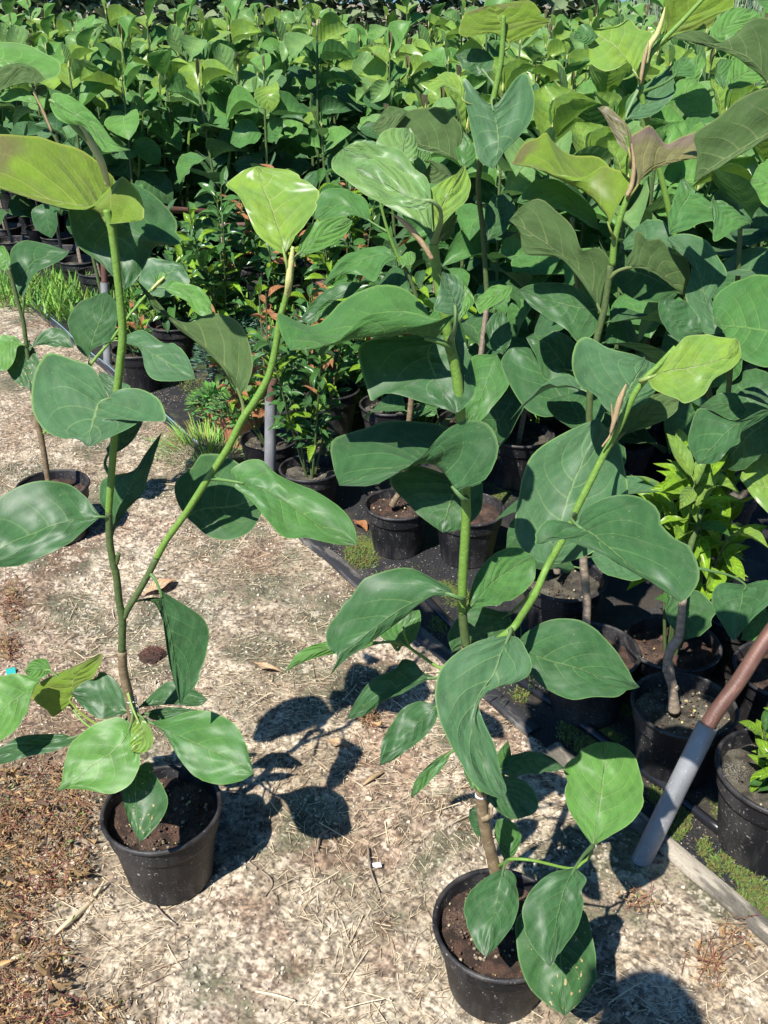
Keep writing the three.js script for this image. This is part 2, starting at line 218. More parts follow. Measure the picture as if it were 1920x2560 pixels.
const peatMaps = [[[0.035, 0.02, 0.013], [0.1, 0.052, 0.034], [0.2, 0.14, 0.1]], [[0.04, 0.035, 0.026], [0.12, 0.105, 0.075], [0.27, 0.25, 0.19]]].map(([a, b, c], k) => texture(512, 512, (x, y) => { const f = fbm(x * 12, y * 12, 551 + k * 9, 5, 12), g = noise(x * 150, y * 150, 556 + k, 150), p = fbm(x * 4, y * 4, 561 + k, 3, 4); return mix3(mix3(a, b, sstep(0.3, 0.7, f)), c, 0.75 * sstep(0.5, 0.7, p) * sstep(0.4, 0.8, g)); }));
const peatLook = peatMaps.map((map) => std({ map, bumpMap: soilBump, bumpScale: 0.005, roughness: 1 }));
function soilDisc(seed, r = 0.1, lump = 0.012) {
  const pos = [], uv = [], idx = [], R = 16, S = 40;
  for (let i = 0; i <= R; i++) for (let j = 0; j < S; j++) { const a = j / S * Math.PI * 2, q = r * i / R, x = Math.cos(a) * q, z = Math.sin(a) * q; pos.push(x, 0.146 + lump * (fbm(x * 26 + 40, z * 26 + 40, seed, 3) * 1.6 - 0.8) + lump * 0.7 * (noise(x * 95 + 60, z * 95 + 60, seed + 4) - 0.5), z); uv.push(x * 5 + seed * 0.13, z * 5); }
  for (let i = 0; i < R; i++) for (let j = 0; j < S; j++) { const a = i * S + j, b = i * S + (j + 1) % S; idx.push(a, b, a + S, b, b + S, a + S); }
  const g = new THREE.BufferGeometry(); g.setAttribute('position', new THREE.Float32BufferAttribute(pos, 3)); g.setAttribute('uv', new THREE.Float32BufferAttribute(uv, 2)); g.setIndex(idx); g.computeVertexNormals(); return g;
}
const soilShapes = [soilDisc(611), soilDisc(621), soilDisc(631, 0.1, 0.016)];
const crumb = new THREE.IcosahedronGeometry(1, 0);
{ const p = crumb.attributes.position; for (let i = 0; i < p.count; i++) { const k = 0.75 + 0.5 * hash(Math.round(p.getX(i) * 50), Math.round(p.getY(i) * 50 + p.getZ(i) * 31), 5); p.setXYZ(i, p.getX(i) * k, p.getY(i) * k * 0.8, p.getZ(i) * k); } crumb.computeVertexNormals(); }
const crumbLook = std({ color: 0xffffff, roughness: 0.95 });
// a pot with rim and soil under the plant's root; the first pot builds the shapes, every pot shares them
function addPot(root, { scale = 1, tall = 1, turn = 0, peat = 0, look = 1, bits = 0 } = {}) {
  const pot = part('pot', potShape, potLook[look], root); pot.scale.set(scale, scale * tall, scale); pot.rotation.y = turn; const rim = part('rim', rimShape, potLook[0], pot);
  const soil = part('soil', soilShapes[Math.floor(turn * 7) % 3], peatLook[peat], root); soil.scale.set(scale, scale * tall, scale); soil.rotation.y = turn;
  if (bits) { const list = []; for (let i = 0; i < bits; i++) { const a = rr(0, 6.3), q = 0.096 * Math.sqrt(rnd()) * scale, t = rnd(); list.push([V(Math.cos(a) * q, 0.148 * scale * tall + rr(-0.004, 0.006), Math.sin(a) * q), Q4(rr(0, 6), rr(0, 6), 0), rr(0.001, 0.0038), new THREE.Color().setRGB(...(t < 0.68 ? [0.09, 0.055, 0.035] : t < 0.8 ? [0.2, 0.16, 0.11] : t < 0.955 ? [0.36, 0.3, 0.2] : [0.5, 0.44, 0.16]))]); } stuff('soil_crumbs', crumb, crumbLook, list, '', root); }
  return rim;
}
// ---------------------------------------------------------------- the nursery block: rows of young magnolias
function leafShape(seed, { width = 0.62, obovate = 1, cup = 0.25, droop = 0.3, wave = 0.03, twist = 0, blunt = 0.52, crease = 0.25, nu = 3, nv = 9 } = {}) {       // one metre long, midrib along +x, upper face +y
  srand(seed); const mid = [], left = [], right = [], N = 6, j = () => 1 + rr(-0.05, 0.05);
  for (let i = 0; i <= N; i++) {
    const v = i / N, w = width / 2 * Math.pow(Math.sin(Math.PI * Math.pow(v, 0.72 + 0.4 * obovate)), blunt), y = 0.1 * v - droop * v * v, side = twist * Math.sin(v * 3);
    mid.push(V(0.11 + v * 0.89 * (1 - 0.25 * droop * v), y, side * 0.3));
    if (i && i < N) { const a = cup * j(), b = cup * j(); left.push(V(mid[i].x + rr(-0.01, 0.01), y + a * w + wave * rr(-1, 1), side * 0.3 - w * Math.sqrt(Math.max(0.15, 1 - a * a * 0.6)) * j())); right.push(V(mid[i].x + rr(-0.01, 0.01), y + b * w + wave * rr(-1, 1), side * 0.3 + w * Math.sqrt(Math.max(0.15, 1 - b * b * 0.6)) * j())); }
  }
  return mergeGeometries([blade(mid, left, right, { nu, nv, crease, swell: 0.05, seed: seed % 97 }), stalk([V(0, 0, 0), V(0.06, 0.012, 0), V(0.13, 0.012, 0)], [0.014, 0.012, 0.009], 4, 2)]);
}
const SHAPES = { up: [], flat: [], hang: [], young: [] };
for (let i = 0; i < 7; i++) { SHAPES.up.push(leafShape(900 + i, { width: 0.62 + 0.05 * i, cup: 0.3 + 0.28 * (i % 4), droop: 0.02 + 0.1 * ((i * 3) % 7), wave: 0.06, twist: (i - 3) * 0.1 })); SHAPES.flat.push(leafShape(920 + i, { width: 0.66 + 0.04 * i, cup: 0.1 + 0.2 * (i % 4), droop: 0.1 + 0.1 * ((i * 2) % 7), wave: 0.045, twist: (i - 1.5) * 0.1 })); SHAPES.hang.push(leafShape(940 + i, { width: 0.76, cup: 0.3, droop: 0.35 + 0.08 * i, wave: 0.04 })); }
for (let i = 0; i < 2; i++) SHAPES.young.push(leafShape(960 + i, { width: 0.5, cup: 1.25, droop: -0.05, wave: 0.02 }));
const pick = (a) => a[Math.floor(rnd() * a.length) % a.length];
function putLeaf(root, shape, tone, pos, az, el, roll, size) { const m = part('leaf', shape, LEAF[tone], root); m.position.copy(pos); m.quaternion.setFromEuler(new THREE.Euler(roll, az, el, 'YZX')); m.scale.setScalar(size); return m; }
// a leaf whose upper face turns towards the light, its midrib still pointing outwards
const LIGHTWARD = V(-0.2, 0.72, 0.66).normalize();
function sunLeaf(root, shape, tone, pos, az, el, bias, roll, size) {
  const m0 = V(Math.cos(az) * Math.cos(el), Math.sin(el), Math.sin(az) * Math.cos(el)), n = V(-Math.cos(az) * Math.sin(el), Math.cos(el), -Math.sin(az) * Math.sin(el)).multiplyScalar(1 - bias).addScaledVector(LIGHTWARD, bias).normalize();
  n.add(V(rr(-roll, roll), rr(-roll, roll), rr(-roll, roll))).normalize(); const x = m0.addScaledVector(n, -m0.dot(n)).normalize(), z = x.clone().cross(n);
  const m = part('leaf', shape, LEAF[tone], root); m.position.copy(pos); m.quaternion.setFromRotationMatrix(new THREE.Matrix4().makeBasis(x, n, z)); m.scale.setScalar(size); return m;
}
// ---------------------------------------------------------------- plants that can be told apart: stems, shoots and every leaf by itself
// A leaf is given by its midrib and two edges, read off enlarged views of the photograph (view letter, then its own pixels); it lies in a plane through its base that is
// turned up by `el` and sideways by `az` degrees, and a third number moves a point nearer (-) or farther (+), in metres.
const VIEW = { A: [0, 0], B: [640, 0], C: [1280, 0], D: [0, 640], E: [640, 640], F: [1280, 640], G: [0, 1280], H: [640, 1280], I: [1280, 1280], J: [0, 1920], K: [640, 1920], M: [1280, 1920] };
const pix = (view, s) => s.trim().split(/\s+/).map((t) => { const [x, y, e] = t.split(',').map(Number); return [VIEW[view][0] + x * 640 / 1659, VIEW[view][1] + y * 640 / 1659, e || 0]; });
let plant = null, leafCount = 0;
function startPlant(name, label, category, potX, potY, { scale = 1, tall = 1, group, peat = 0, look = 1, bits = 0, turn = 1, D } = {}) {
  const rim = POT_H * scale * tall, c = D ? at(potX, potY, D) : onGround(potX, potY, rim), root = thing(name, label, category, V(c.x, 0, c.z), group);
  addPot(root, { scale, tall, turn, peat, look, bits }); plant = { root, D: -c.z, stems: [], o: root.position.clone() }; return plant;
}
const local = (g) => g.translate(-plant.o.x, -plant.o.y, -plant.o.z);
function stem(name, look, view, pts, radii, lean = 0, grow = true) {              // pts "x,y,dd": dd from the plant's own plane
  const p = pix(view, pts).map(([x, y, e]) => at(x, y, plant.D + e + lean));
  part(name, local(tube(p, radii.map((r) => r * (look === 'wood' || look === 'grey' ? 1 : 0.84)), 10, 7, true, look === 'bud' ? 0 : 0.09)), STEM[look], plant.root);
  if (grow) { const c = new THREE.CatmullRomCurve3(p, false, 'catmullrom', 0.5); for (let i = 0; i <= 80; i++) plant.stems.push(c.getPoint(i / 80)); }
}
function leaf(tone, view, dd, el, az, m, l, r, { free = false, stalkR = 0.0022, ripple = 0.003, crease = 0.45, to } = {}) {
  const [bx, by] = pix(view, m)[0], base = at(bx, by, plant.D + dd), e = el * Math.PI / 180, a = az * Math.PI / 180, n = V(Math.sin(a) * Math.cos(e), Math.sin(e), Math.cos(a) * Math.cos(e)), t0 = base.clone().sub(EYE).dot(FW);
  const put = (s) => pix(view, s).map(([x, y, extra]) => { const d = ray(x, y); let t = base.clone().sub(EYE).dot(n) / Math.min(d.dot(n), -0.12); t = clamp(t, t0 - 0.13, t0 + 0.16) + extra; return EYE.clone().addScaledVector(d, t); });
  const M = put(m), parts = [blade(M, put(l), put(r), { nu: 7, nv: 28, crease, ripple, swell: Math.min(0.015, 0.085 * M[0].distanceTo(M.at(-1))), ragged: 0.07, seed: ++leafCount })];
  if (!free) {
    let near = null, best = 0.3; const want = to ? at(...pix(view, to)[0].slice(0, 2), plant.D + dd) : base.clone().addScaledVector(M[0].clone().sub(M[1]).normalize(), 0.018).add(V(0, -0.006, 0));
    for (const s of plant.stems) { const q = s.distanceTo(want); if (q < best) best = q, near = s; }
    if (near) { const back = M[0].clone().sub(M[1]).normalize(), len = near.distanceTo(base); if (len < (to ? 0.15 : 0.09)) parts.push(stalk([M[0].clone().addScaledVector(back, -0.012), base.clone(), base.clone().addScaledVector(back, Math.min(0.012, len * 0.3)).lerp(near, 0.3), near], [stalkR * 0.8, stalkR, stalkR * 1.1, stalkR * 1.9])); }
  }
  return part('leaf', local(mergeGeometries(parts)), LEAF[tone], plant.root);
}
const tie = (view, x, y, dd, r, tilt) => { const loops = []; for (let i = 0; i < 3; i++) { const g = new THREE.TorusGeometry(r, 0.0006, 5, 22); g.rotateX(Math.PI / 2 + tilt * (i - 1) * 0.5); g.translate(0, (i - 1) * 0.0022, 0); loops.push(g); } const c = at(...pix(view, `${x},${y}`)[0].slice(0, 2), plant.D + dd); const g = mergeGeometries(loops); g.translate(c.x, c.y, c.z); part('string_tie', local(g), std({ color: new THREE.Color(0.75, 0.76, 0.8), roughness: 0.6 }), plant.root); };

srand(101);
// leaves in the shade of the plant, turned away from the viewer
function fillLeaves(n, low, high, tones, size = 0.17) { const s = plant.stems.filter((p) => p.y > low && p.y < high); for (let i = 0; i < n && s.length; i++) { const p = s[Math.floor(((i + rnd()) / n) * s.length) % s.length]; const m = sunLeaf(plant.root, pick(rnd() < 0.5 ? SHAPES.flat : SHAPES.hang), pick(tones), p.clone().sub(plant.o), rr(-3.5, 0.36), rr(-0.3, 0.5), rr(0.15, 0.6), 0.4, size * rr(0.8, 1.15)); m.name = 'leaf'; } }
// ---- front left plant: tall, forked low
startPlant('potted_magnolia', 'tall forked magnolia in a black pot beside the dead brown weeds, front left', 'potted tree', 404, 2015, { bits: 260, turn: 0.4, look: 1 });
stem('trunk', 'wood', 'G', '890,1900,0.02 868,1500,0.01 855,1300 832,1180 800,1040 790,900', [0.0088, 0.0085, 0.0082, 0.008]);
stem('stem', 'olive', 'G', '790,905 793,700 772,580 755,420 735,335 712,200 706,60 705,0', [0.0078, 0.0072, 0.0066]);
stem('shoot', 'green', 'D', '705,1660 708,1600 735,1250 748,1060 757,900 778,700 795,520 783,330 760,110 742,-40 720,-180 690,-300', [0.0064, 0.0066, 0.007, 0.007, 0.0066, 0.0055]);
stem('stub', 'olive', 'G', '745,350 760,310 769,268', [0.0045, 0.0042]);
stem('bud', 'bud', 'A', '700,1200,0.01 660,1060 610,960 560,880 515,805', [0.0045, 0.0062, 0.006, 0.0035]);
stem('branch', 'olive', 'G', '800,690 840,610 885,540 960,408 1010,310', [0.0062, 0.0062]);
stem('branch', 'green', 'G', '1010,310 1080,180 1200,15 1350,-219 1480,-419 1570,-599 1659,-729 1740,-880 1785,-1060 1812,-1240 1850,-1380 1870,-1500 1880,-1620', [0.006, 0.0064, 0.0066, 0.0066, 0.006, 0.005, 0.0035], 0.01);
stem('bud', 'bud', 'E', '205,255,0.01 212,180 222,90 232,10 240,-60', [0.005, 0.0062, 0.005, 0.0025], 0, false);
tie('G', 850, 1215, 0.0, 0.0092, 0.5); tie('G', 862, 1262, 0.0, 0.0094, -0.7);
leaf('fresh', 'A', -0.02, 45, -20, '325,650 450,730 590,800 700,920 848,972', '340,592 480,640 620,760 740,915', '330,700 390,780 530,805 640,950 690,990', { to: '600,930' });
leaf('young', 'A', 0, 50, 0, '700,1465 690,1440 670,1410 640,1385 600,1365 540,1345 450,1325 330,1295 150,1250 -150,1180', '735,1195,0.07 640,1080,0.08 450,935,0.08 200,870,0.07 -60,910,0.05', '800,1430,-0.02 945,1410,-0.03 935,1250,-0.04 815,1132,-0.04 740,1200,-0.01 640,1310 560,1340 400,1318 150,1258', { to: '740,1560' });
leaf('dark', 'A', 0.13, 35, 8, '745,1170 750,1330 755,1500 780,1700 805,1880', '700,1200 470,1330 455,1450 490,1590 640,1700 760,1820', '900,1195 1060,1310 1150,1440 1165,1580,-0.03 1010,1600 950,1710 870,1830');
leaf('blue', 'D', -0.03, 58, 0, '705,925 650,945 620,1020 595,1120 568,1238', '680,860 600,720 480,660 330,632 243,690 198,850 213,1000 270,1120 390,1180 500,1185', '720,890 800,865 920,868 1020,920 1078,1010,-0.01 1062,1065,-0.02 965,1035 860,1110 750,1165 640,1215', { to: '750,1000' });
leaf('dark', 'D', -0.01, 50, 5, '655,1690 520,1700 380,1735 190,1805 0,1890 -130,1940', '600,1615 540,1540 440,1470 300,1455 150,1480 0,1560 -90,1700', '590,1745 500,1830 400,1900 250,1955 100,2005 -40,2015 -120,1990', { to: '702,1730' });
leaf('dark', 'D', 0.01, 30, -30, '740,1760 785,1640 850,1500 930,1370 1048,1142', '700,1680 660,1590 648,1470 700,1425 860,1390 940,1280', '850,1620 920,1540 960,1420 1000,1290', { to: '730,1860' });
leaf('deep', 'D', 0.03, 40, 0, '700,1285 770,1225 850,1150 935,1060', '690,1235 750,1150 840,1070', '760,1278 790,1255 860,1190 912,1110');
leaf('blue', 'D', 0.08, 50, 0, '715,930 740,880 720,820 640,742', '690,880 640,800', '848,858 780,805');
leaf('back', 'D', 0.02, 12, -12, '1555,905 1500,780 1400,650 1250,520 1080,390 950,250 870,140', '1520,850 1440,705 1300,565 1120,432 985,305', '1610,830 1640,650,0.02 1560,440,0.03 1380,376,0.03 1240,440,0.02 1100,400 950,225', { to: '1562,1030' });
leaf('mid', 'E', -0.02, 52, 5, '-130,1465 0,1490 140,1560 300,1670 450,1770 655,1872', '-160,1380 -80,1330 30,1325 120,1400 240,1465 400,1530 560,1640 640,1760', '-140,1500 -60,1560 20,1650 90,1740 180,1830 350,1842 520,1867', { to: '-310,1495' });
leaf('deep', 'D', 0.06, 60, 0, '1205,1690 1330,1640 1500,1620 1720,1560', '1150,1600 1135,1500 1200,1400 1300,1290 1420,1280 1520,1320 1640,1420', '1260,1740 1340,1800 1460,1840 1600,1800 1700,1680');
leaf('yellow', 'B', 0.0, 50, -8, '185,1650 150,1500 90,1320 35,1190 10,1075', '120,1610 0,1500 -60,1380 -120,1270 -195,1195 -110,1110', '280,1520 385,1375 412,1260 350,1190 200,1110', { to: '195,1800' });
leaf('fresh', 'B', 0.01, 45, 10, '262,1660 330,1600 460,1500 618,1425', '288,1560 340,1460 420,1440 560,1400', '330,1655 430,1620 560,1530 622,1455', { to: '215,1850' });
leaf('dark', 'G', -0.02, 25, 22, '1035,505 1075,650 1110,830 1140,1000 1168,1252', '1048,640 1060,740 1078,880 1105,1020 1142,1150', '1130,560 1260,640 1330,700 1362,800 1345,950 1290,1080 1210,1190', { to: '955,440' });
leaf('deep', 'G', 0.04, 25, 22, '900,572 990,570 1050,650 1125,1090', '960,555 1040,560 1075,640 1110,880', '1000,590 1040,660 1080,800 1110,950', { to: '880,560' });
leaf('young', 'G', 0.05, 15, -35, '460,1235 470,1150 480,1080 540,1010 655,915', '400,1290 330,1330 260,1260 205,1170 260,1100 360,1050 450,1010 540,970', '480,1170 560,1110 620,1060 672,945', { to: '570,1385' });
stem('side_shoot', 'green', 'G', '860,1420,0.01 700,1440,0.02 570,1385,0.04 490,1300,0.06 455,1250,0.07', [0.003, 0.0026, 0.002]);
leaf('deep', 'G', 0.0, 42, 0, '825,1290 720,1270 600,1220 465,1170', '800,1180 740,1080 640,1035 560,1090 490,1145', '800,1310 720,1330 650,1345 560,1290 490,1220');
leaf('fresh', 'G', 0.08, 25, -10, '330,1030 250,1020 168,1045', '300,950 210,962 168,1010', '300,1062 210,1092');
leaf('fresh', 'G', 0.04, 60, 0, '265,1090 190,1150 80,1230 0,1290 -120,1370', '160,1055 60,1050 -60,1100 -130,1250', '220,1150 190,1250 150,1350 60,1450 -20,1500 -100,1450');
leaf('dark', 'G', 0.02, 65, 0, '480,1460 330,1490 150,1530 -60,1595', '400,1440 250,1443 100,1470 -40,1550', '450,1515 330,1558 180,1582 30,1632 -50,1645');
leaf('fresh', 'G', -0.05, 55, 0, '850,1370 810,1470 720,1560 600,1640 480,1740 362,1812', '760,1330 620,1370 520,1430 450,1530 420,1640 395,1745', '885,1430 908,1560 900,1660 850,1760 720,1822 560,1800 440,1795');
leaf('yellow', 'G', -0.06, 40, 5, '885,1330 920,1400 925,1480 845,1550', '850,1400 843,1480', '960,1370 998,1490 930,1560');
leaf('mid', 'G', -0.04, 60, 0, '965,1360 1080,1420 1220,1480 1400,1560 1560,1640 1645,1695', '1080,1335 1240,1285 1400,1300 1530,1380 1590,1490 1622,1600', '1060,1420 1110,1510 1160,1600 1230,1690 1320,1745 1440,1765 1560,1745');
leaf('dark', 'G', 0.07, 52, 0, '900,1265 1040,1230 1200,1215 1348,1215', '960,1200 1040,1120 1120,1100 1250,1140', '1020,1255 1130,1250 1280,1260');
leaf('dark', 'G', 0.04, 55, 0, '930,1310 1050,1300 1180,1285 1290,1285', '1000,1280 1120,1262', '1000,1348 1150,1340');
leaf('hurt', 'G', -0.07, 48, 0, '890,1672 880,1780 880,1910 895,2040 905,2142', '800,1720 790,1820 812,1940 860,2060', '980,1679 1040,1750 1087,1840 1062,1960 980,2080');
leaf('mid', 'G', -0.02, 50, 0, '860,1690 920,1690 1000,1670', '900,1650 960,1620', '890,1700 960,1690');

// ---- front right plant
startPlant('potted_magnolia', 'large-leaved magnolia with a slanting branch in the nearest black pot, front right', 'potted tree', 1250, 2302, { bits: 320, turn: 2.1, look: 2, peat: 0, scale: 1, tall: 0.88 });
stem('trunk', 'wood', 'K', '1560,700 1545,640 1515,520 1490,410 1470,300 1458,140 1440,-40 1400,-300 1372,-600 1362,-790', [0.0105, 0.009, 0.0088, 0.0085, 0.0078, 0.0072]);
stem('stem', 'olive', 'H', '1362,870 1346,745 1338,640', [0.0074, 0.0072]);
stem('shoot', 'green', 'H', '1338,650 1335,600 1341,400 1356,150 1362,0 1356,-160 1345,-400 1330,-579 1310,-809 1290,-939 1262,-1059 1240,-1179 1228,-1259 1195,-1409 1178,-1509 1160,-1659 1150,-1740', [0.0072, 0.0072, 0.0074, 0.0074, 0.0072, 0.0068, 0.006]);
stem('knot', 'wood', 'K', '1462,330 1500,318 1515,322', [0.006, 0.0058, 0.003], -0.006, false);
stem('branch', 'green', 'I', '-290,1000,0 -120,850,-0.05 0,760,-0.06 70,660,-0.03 150,530,0.01 220,370,0.04 300,230,0.045 390,60,0.05 410,0,0.05 500,-180,0.055 600,-380,0.06 700,-560,0.06 790,-760,0.06 880,-880,0.06 950,-950,0.06 1060,-1070,0.06', [0.0064, 0.006, 0.006, 0.0058, 0.0056, 0.0054, 0.005, 0.0036]);
stem('dead_sheath', 'sheath', 'F', '640,1145 670,1040 700,930 740,830', [0.0022, 0.0042, 0.0045, 0.001], 0.045, false);
stem('dead_sheath', 'sheath', 'F', '585,1235 650,1130 645,960', [0.0014, 0.0022, 0.001], 0.05, false);
stem('dead_sheath', 'sheath', 'B', '1140,1680 1080,1580 980,1460 895,1392', [0.003, 0.0036, 0.0038, 0.001], -0.03, false);
tie('K', 1458, 172, 0, 0.0084, 0.3);
leaf('pale', 'B', -0.05, 46, -5, '1150,1310 1000,1290 850,1190 645,1090', '1110,1250 1000,1130 850,1050 740,1028', '1100,1355 980,1345 820,1310 720,1210 660,1150', { to: '1130,1420' });
leaf('pale', 'B', 0.0, 48, 5, '1145,1590 1100,1440 1000,1250 850,1120 700,1010 560,965', '1060,1470 900,1352 750,1277 600,1188 500,1112 487,1040', '1150,1450 1120,1210 1040,1080 900,960 780,945 648,925', { to: '1150,1640' });
leaf('yellow', 'B', 0.01, 45, 12, '1165,1600 1180,1450 1205,1340 1270,1220 1348,1065', '1135,1480 1090,1340 1085,1240 1180,1190 1290,1130', '1190,1510 1240,1425 1345,1330 1395,1210 1378,1115', { to: '1152,1660' });
leaf('back', 'B', 0.05, 25, 15, '1180,1560 1250,1490 1308,1390', '1200,1470 1270,1400', '1230,1560 1280,1500');
leaf('back', 'B', 0.13, 20, 0, '1285,1150 1180,1110 1065,1070', '1210,1060 1110,1040', '1230,1192 1140,1192 1085,1130');
leaf('pale', 'B', 0.08, 48, 0, '960,1060 960,950 985,828', '800,980 775,930 850,845 930,825', '1040,1030 1045,920 1005,845');
leaf('fresh', 'B', 0.12, 42, 0, '1060,1160 1070,1080 1100,975', '1020,1060 1050,980', '1120,1080 1135,1000');
leaf('mid', 'E', -0.02, 52, 0, '1160,545 1050,522 900,525 740,545 560,565 380,593 220,613', '1120,480,0.02 1110,345,0.06 950,215,0.09 760,208,0.09 560,290,0.08 370,435,0.05 150,372,0.03 157,490,0.01', '1230,460,-0.03 1300,385,-0.04 1200,376,-0.045 1050,350,-0.045 880,363,-0.04 720,413,-0.035 560,508,-0.02 400,590,-0.005', { to: '1290,670', stalkR: 0.0034 });
leaf('blue', 'E', -0.06, 40, 10, '1295,388 1290,300 1250,200 1205,104', '1200,372 1152,345 1172,270 1192,180', '1335,340 1336,210 1285,122', { to: '1290,660' });
leaf('dark', 'E', 0.05, 42, -8, '1190,500 1120,620 1150,740 1210,870 1290,1020', '950,520 690,560 686,750 735,938 850,900 1050,950 1200,985', '1300,420 1345,520 1400,680 1425,850 1380,950 1330,1000');
leaf('dark', 'E', -0.03, 50, 0, '1310,1540 1270,1490 1230,1440 1190,1400 1150,1370 1110,1348 1060,1335 1000,1335 850,1375 660,1435 540,1488', '1260,1300,0.04 1240,1115,0.07 960,1072,0.09 780,1075,0.09 620,1120,0.07 500,1210,0.04 490,1340,0.02', '1360,1500,-0.01 1500,1440,-0.02 1572,1260,-0.04 1510,1125,-0.05 1400,1078,-0.055 1250,1120,-0.05 1140,1230,-0.03 1060,1320,-0.02 950,1395 760,1488', { to: '1350,1660', stalkR: 0.003 });
leaf('deep', 'E', 0.06, 42, 0, '1330,1450 1280,1550 1240,1660 1208,1792', '1000,1350 862,1450 960,1580 1080,1700', '1440,1400 1472,1550 1440,1680 1330,1770', { to: '1350,1760' });
leaf('dark', 'H', -0.03, 58, -8, '1285,545 1180,510 1000,600 830,712 680,832 560,922 478,1062', '1250,480 1150,428 1010,358 880,363 720,420 640,500 530,580 480,700 453,810 470,895 548,910', '1230,548 1130,550 1000,640 850,760 700,875 580,955', { to: '1335,640', stalkR: 0.003 });
stem('side_shoot', 'green', 'H', '1345,1040,0.01 1195,1010,0.02 1060,925,0.03 960,860,0.04 850,840,0.05', [0.003, 0.0026, 0.002]);
stem('side_shoot', 'green', 'H', '1000,880,0.035 965,800,0.04 955,745,0.04', [0.002, 0.0018]);
leaf('fresh', 'H', 0.03, 55, 0, '840,842 600,872 400,905 183,1038', '620,822 440,845 270,912', '640,900 440,925 300,978');
leaf('mid', 'H', 0.06, 45, 0, '930,880 945,790 1020,640', '800,800 850,700 980,610', '1030,830 1068,700 1060,640');
leaf('dark', 'H', 0.01, 55, 0, '1165,1075 1040,1080 880,1135 720,1240 583,1347', '1080,1030 1020,965 950,948 900,1020 760,1080 660,1200', '1080,1100 960,1172 840,1220 720,1312');
leaf('dark', 'H', 0.0, 50, 0, '1180,1250 1050,1370 920,1500 798,1648', '1060,1225 950,1268 880,1370 820,1480', '1172,1340 1110,1440 1000,1530 900,1602');
leaf('mid', 'H', -0.02, 48, 0, '1262,1558 1130,1660 1040,1780 1003,1858', '1180,1590 1060,1700 1013,1790', '1225,1640 1120,1755 1060,1812');
leaf('blue', 'H', -0.09, 45, 5, '1640,800 1590,920 1535,1060 1440,1200 1400,1370 1440,1550 1530,1720 1612,1864', '1450,828 1290,920 1190,1020 1156,1140 1175,1300 1230,1450 1320,1620 1400,1760 1500,1830', '1720,825 1782,960 1760,1060 1640,1120 1500,1122 1440,1230 1478,1370 1545,1520 1580,1680 1622,1790', { to: '1620,780' });
leaf('mid', 'K', -0.06, 35, -20, '1450,150 1395,60 1345,-40', '1390,120 1350,40', '1460,60 1400,-30');
leaf('dark', 'I', -0.01, 55, 0, '30,850 150,930 350,990 560,1060 828,1135', '100,770 250,697 420,703 560,770 660,860 740,990 785,1090', '110,960 130,1060 230,1152 400,1222 540,1200 660,1210 760,1160', { to: '-60,780' });
leaf('deep', 'H', 0.06, 45, 0, '1640,660 1500,760 1270,910', '1450,615 1310,680 1242,800', '1655,720 1560,800 1420,860');
leaf('mid', 'H', 0.0, 52, 5, '1375,630 1480,510 1600,400 1810,290', '1388,520 1440,380 1540,270 1660,230 1750,240', '1480,615 1600,600 1720,530 1800,440', { to: '1350,700' });
leaf('blue', 'F', 0.07, 40, 0, '230,2000 300,1780 370,1540 450,1340 558,1048', '100,1950 25,1780 40,1560 80,1370 200,1230 420,1105', '380,1980 560,1900 700,1700 762,1560 740,1380 690,1200 620,1120', { to: '240,2060' });
leaf('dark', 'I', -0.02, 55, 0, '425,90 440,100 460,115 490,130 520,150 580,195 680,280 800,370 940,470 1092,587', '470,-20 600,-90 760,-105 920,-70 1060,80 1170,250 1212,430 1150,545', '330,60 220,58 135,165 160,205 260,165 420,215 600,285 750,372 900,457 1000,522', { to: '340,170' });
leaf('blue', 'F', 0.06, 48, 5, '700,1050 730,920 780,820 872,672', '600,980 540,910 430,850 392,720 418,560 500,518 620,590 780,640', '780,1000 880,930 950,850 962,760 935,700', { to: '690,1110' });
leaf('yellow', 'F', 0.02, 50, -12, '875,795 1000,748 1200,716 1380,660 1470,540', '960,720 1060,590 1150,525 1280,503 1420,528', '920,870 1060,930 1130,947 1250,890 1310,800 1420,740 1487,650', { to: '880,850' });
leaf('back', 'F', 0.13, 42, 0, '690,1180 800,1080 930,980 1085,930', '740,1010 850,930 980,888', '760,1150 900,1100 1050,1022');
// low leaves and the side shoot over the pot
stem('side_shoot', 'green', 'K', '1565,640,0 1620,608,-0.02 1659,590,-0.03 1800,600,-0.04 2039,652,-0.04 2120,610,-0.04 2160,575,-0.04 2184,505,-0.04', [0.0032, 0.003, 0.0028, 0.0028, 0.0022]);
leaf('dark', 'K', -0.04, 58, 0, '1605,650 1570,820 1530,1000 1490,1228', '1500,700 1380,800 1343,920 1380,1060 1430,1165', '1680,700 1707,850 1670,1000 1580,1135');
leaf('hurt', 'M', -0.05, 58, 0, '395,920 330,1100 318,1300 342,1608', '60,930 22,1120 60,1300 120,1440 230,1540', '470,930 512,1050 552,1250 547,1380 460,1500');
leaf('dark', 'M', -0.09, 55, 0, '410,645 350,760 310,900 280,1050 245,1288', '250,680 130,780 68,900 68,1030 110,1130 180,1222', '482,720 450,800 467,900 430,1030 340,1162 290,1235');
leaf('fresh', 'M', -0.04, 58, 0, '525,505 560,300 580,150 600,-20 605,-172', '430,380 350,240 328,80 350,-30 420,-100 510,-155', '620,450 780,350 850,230 857,100 832,0 790,-90 700,-155');
leaf('dark', 'M', 0.03, 55, 0, '-100,20 60,-50 200,-45 347,2', '-30,-80 100,-107 230,-85', '0,72 80,40 230,30');
leaf('mid', 'I', 0.04, 30, 0, '-60,1720 -40,1620 -25,1480', '-110,1640 -80,1540', '0,1640 -5,1560');
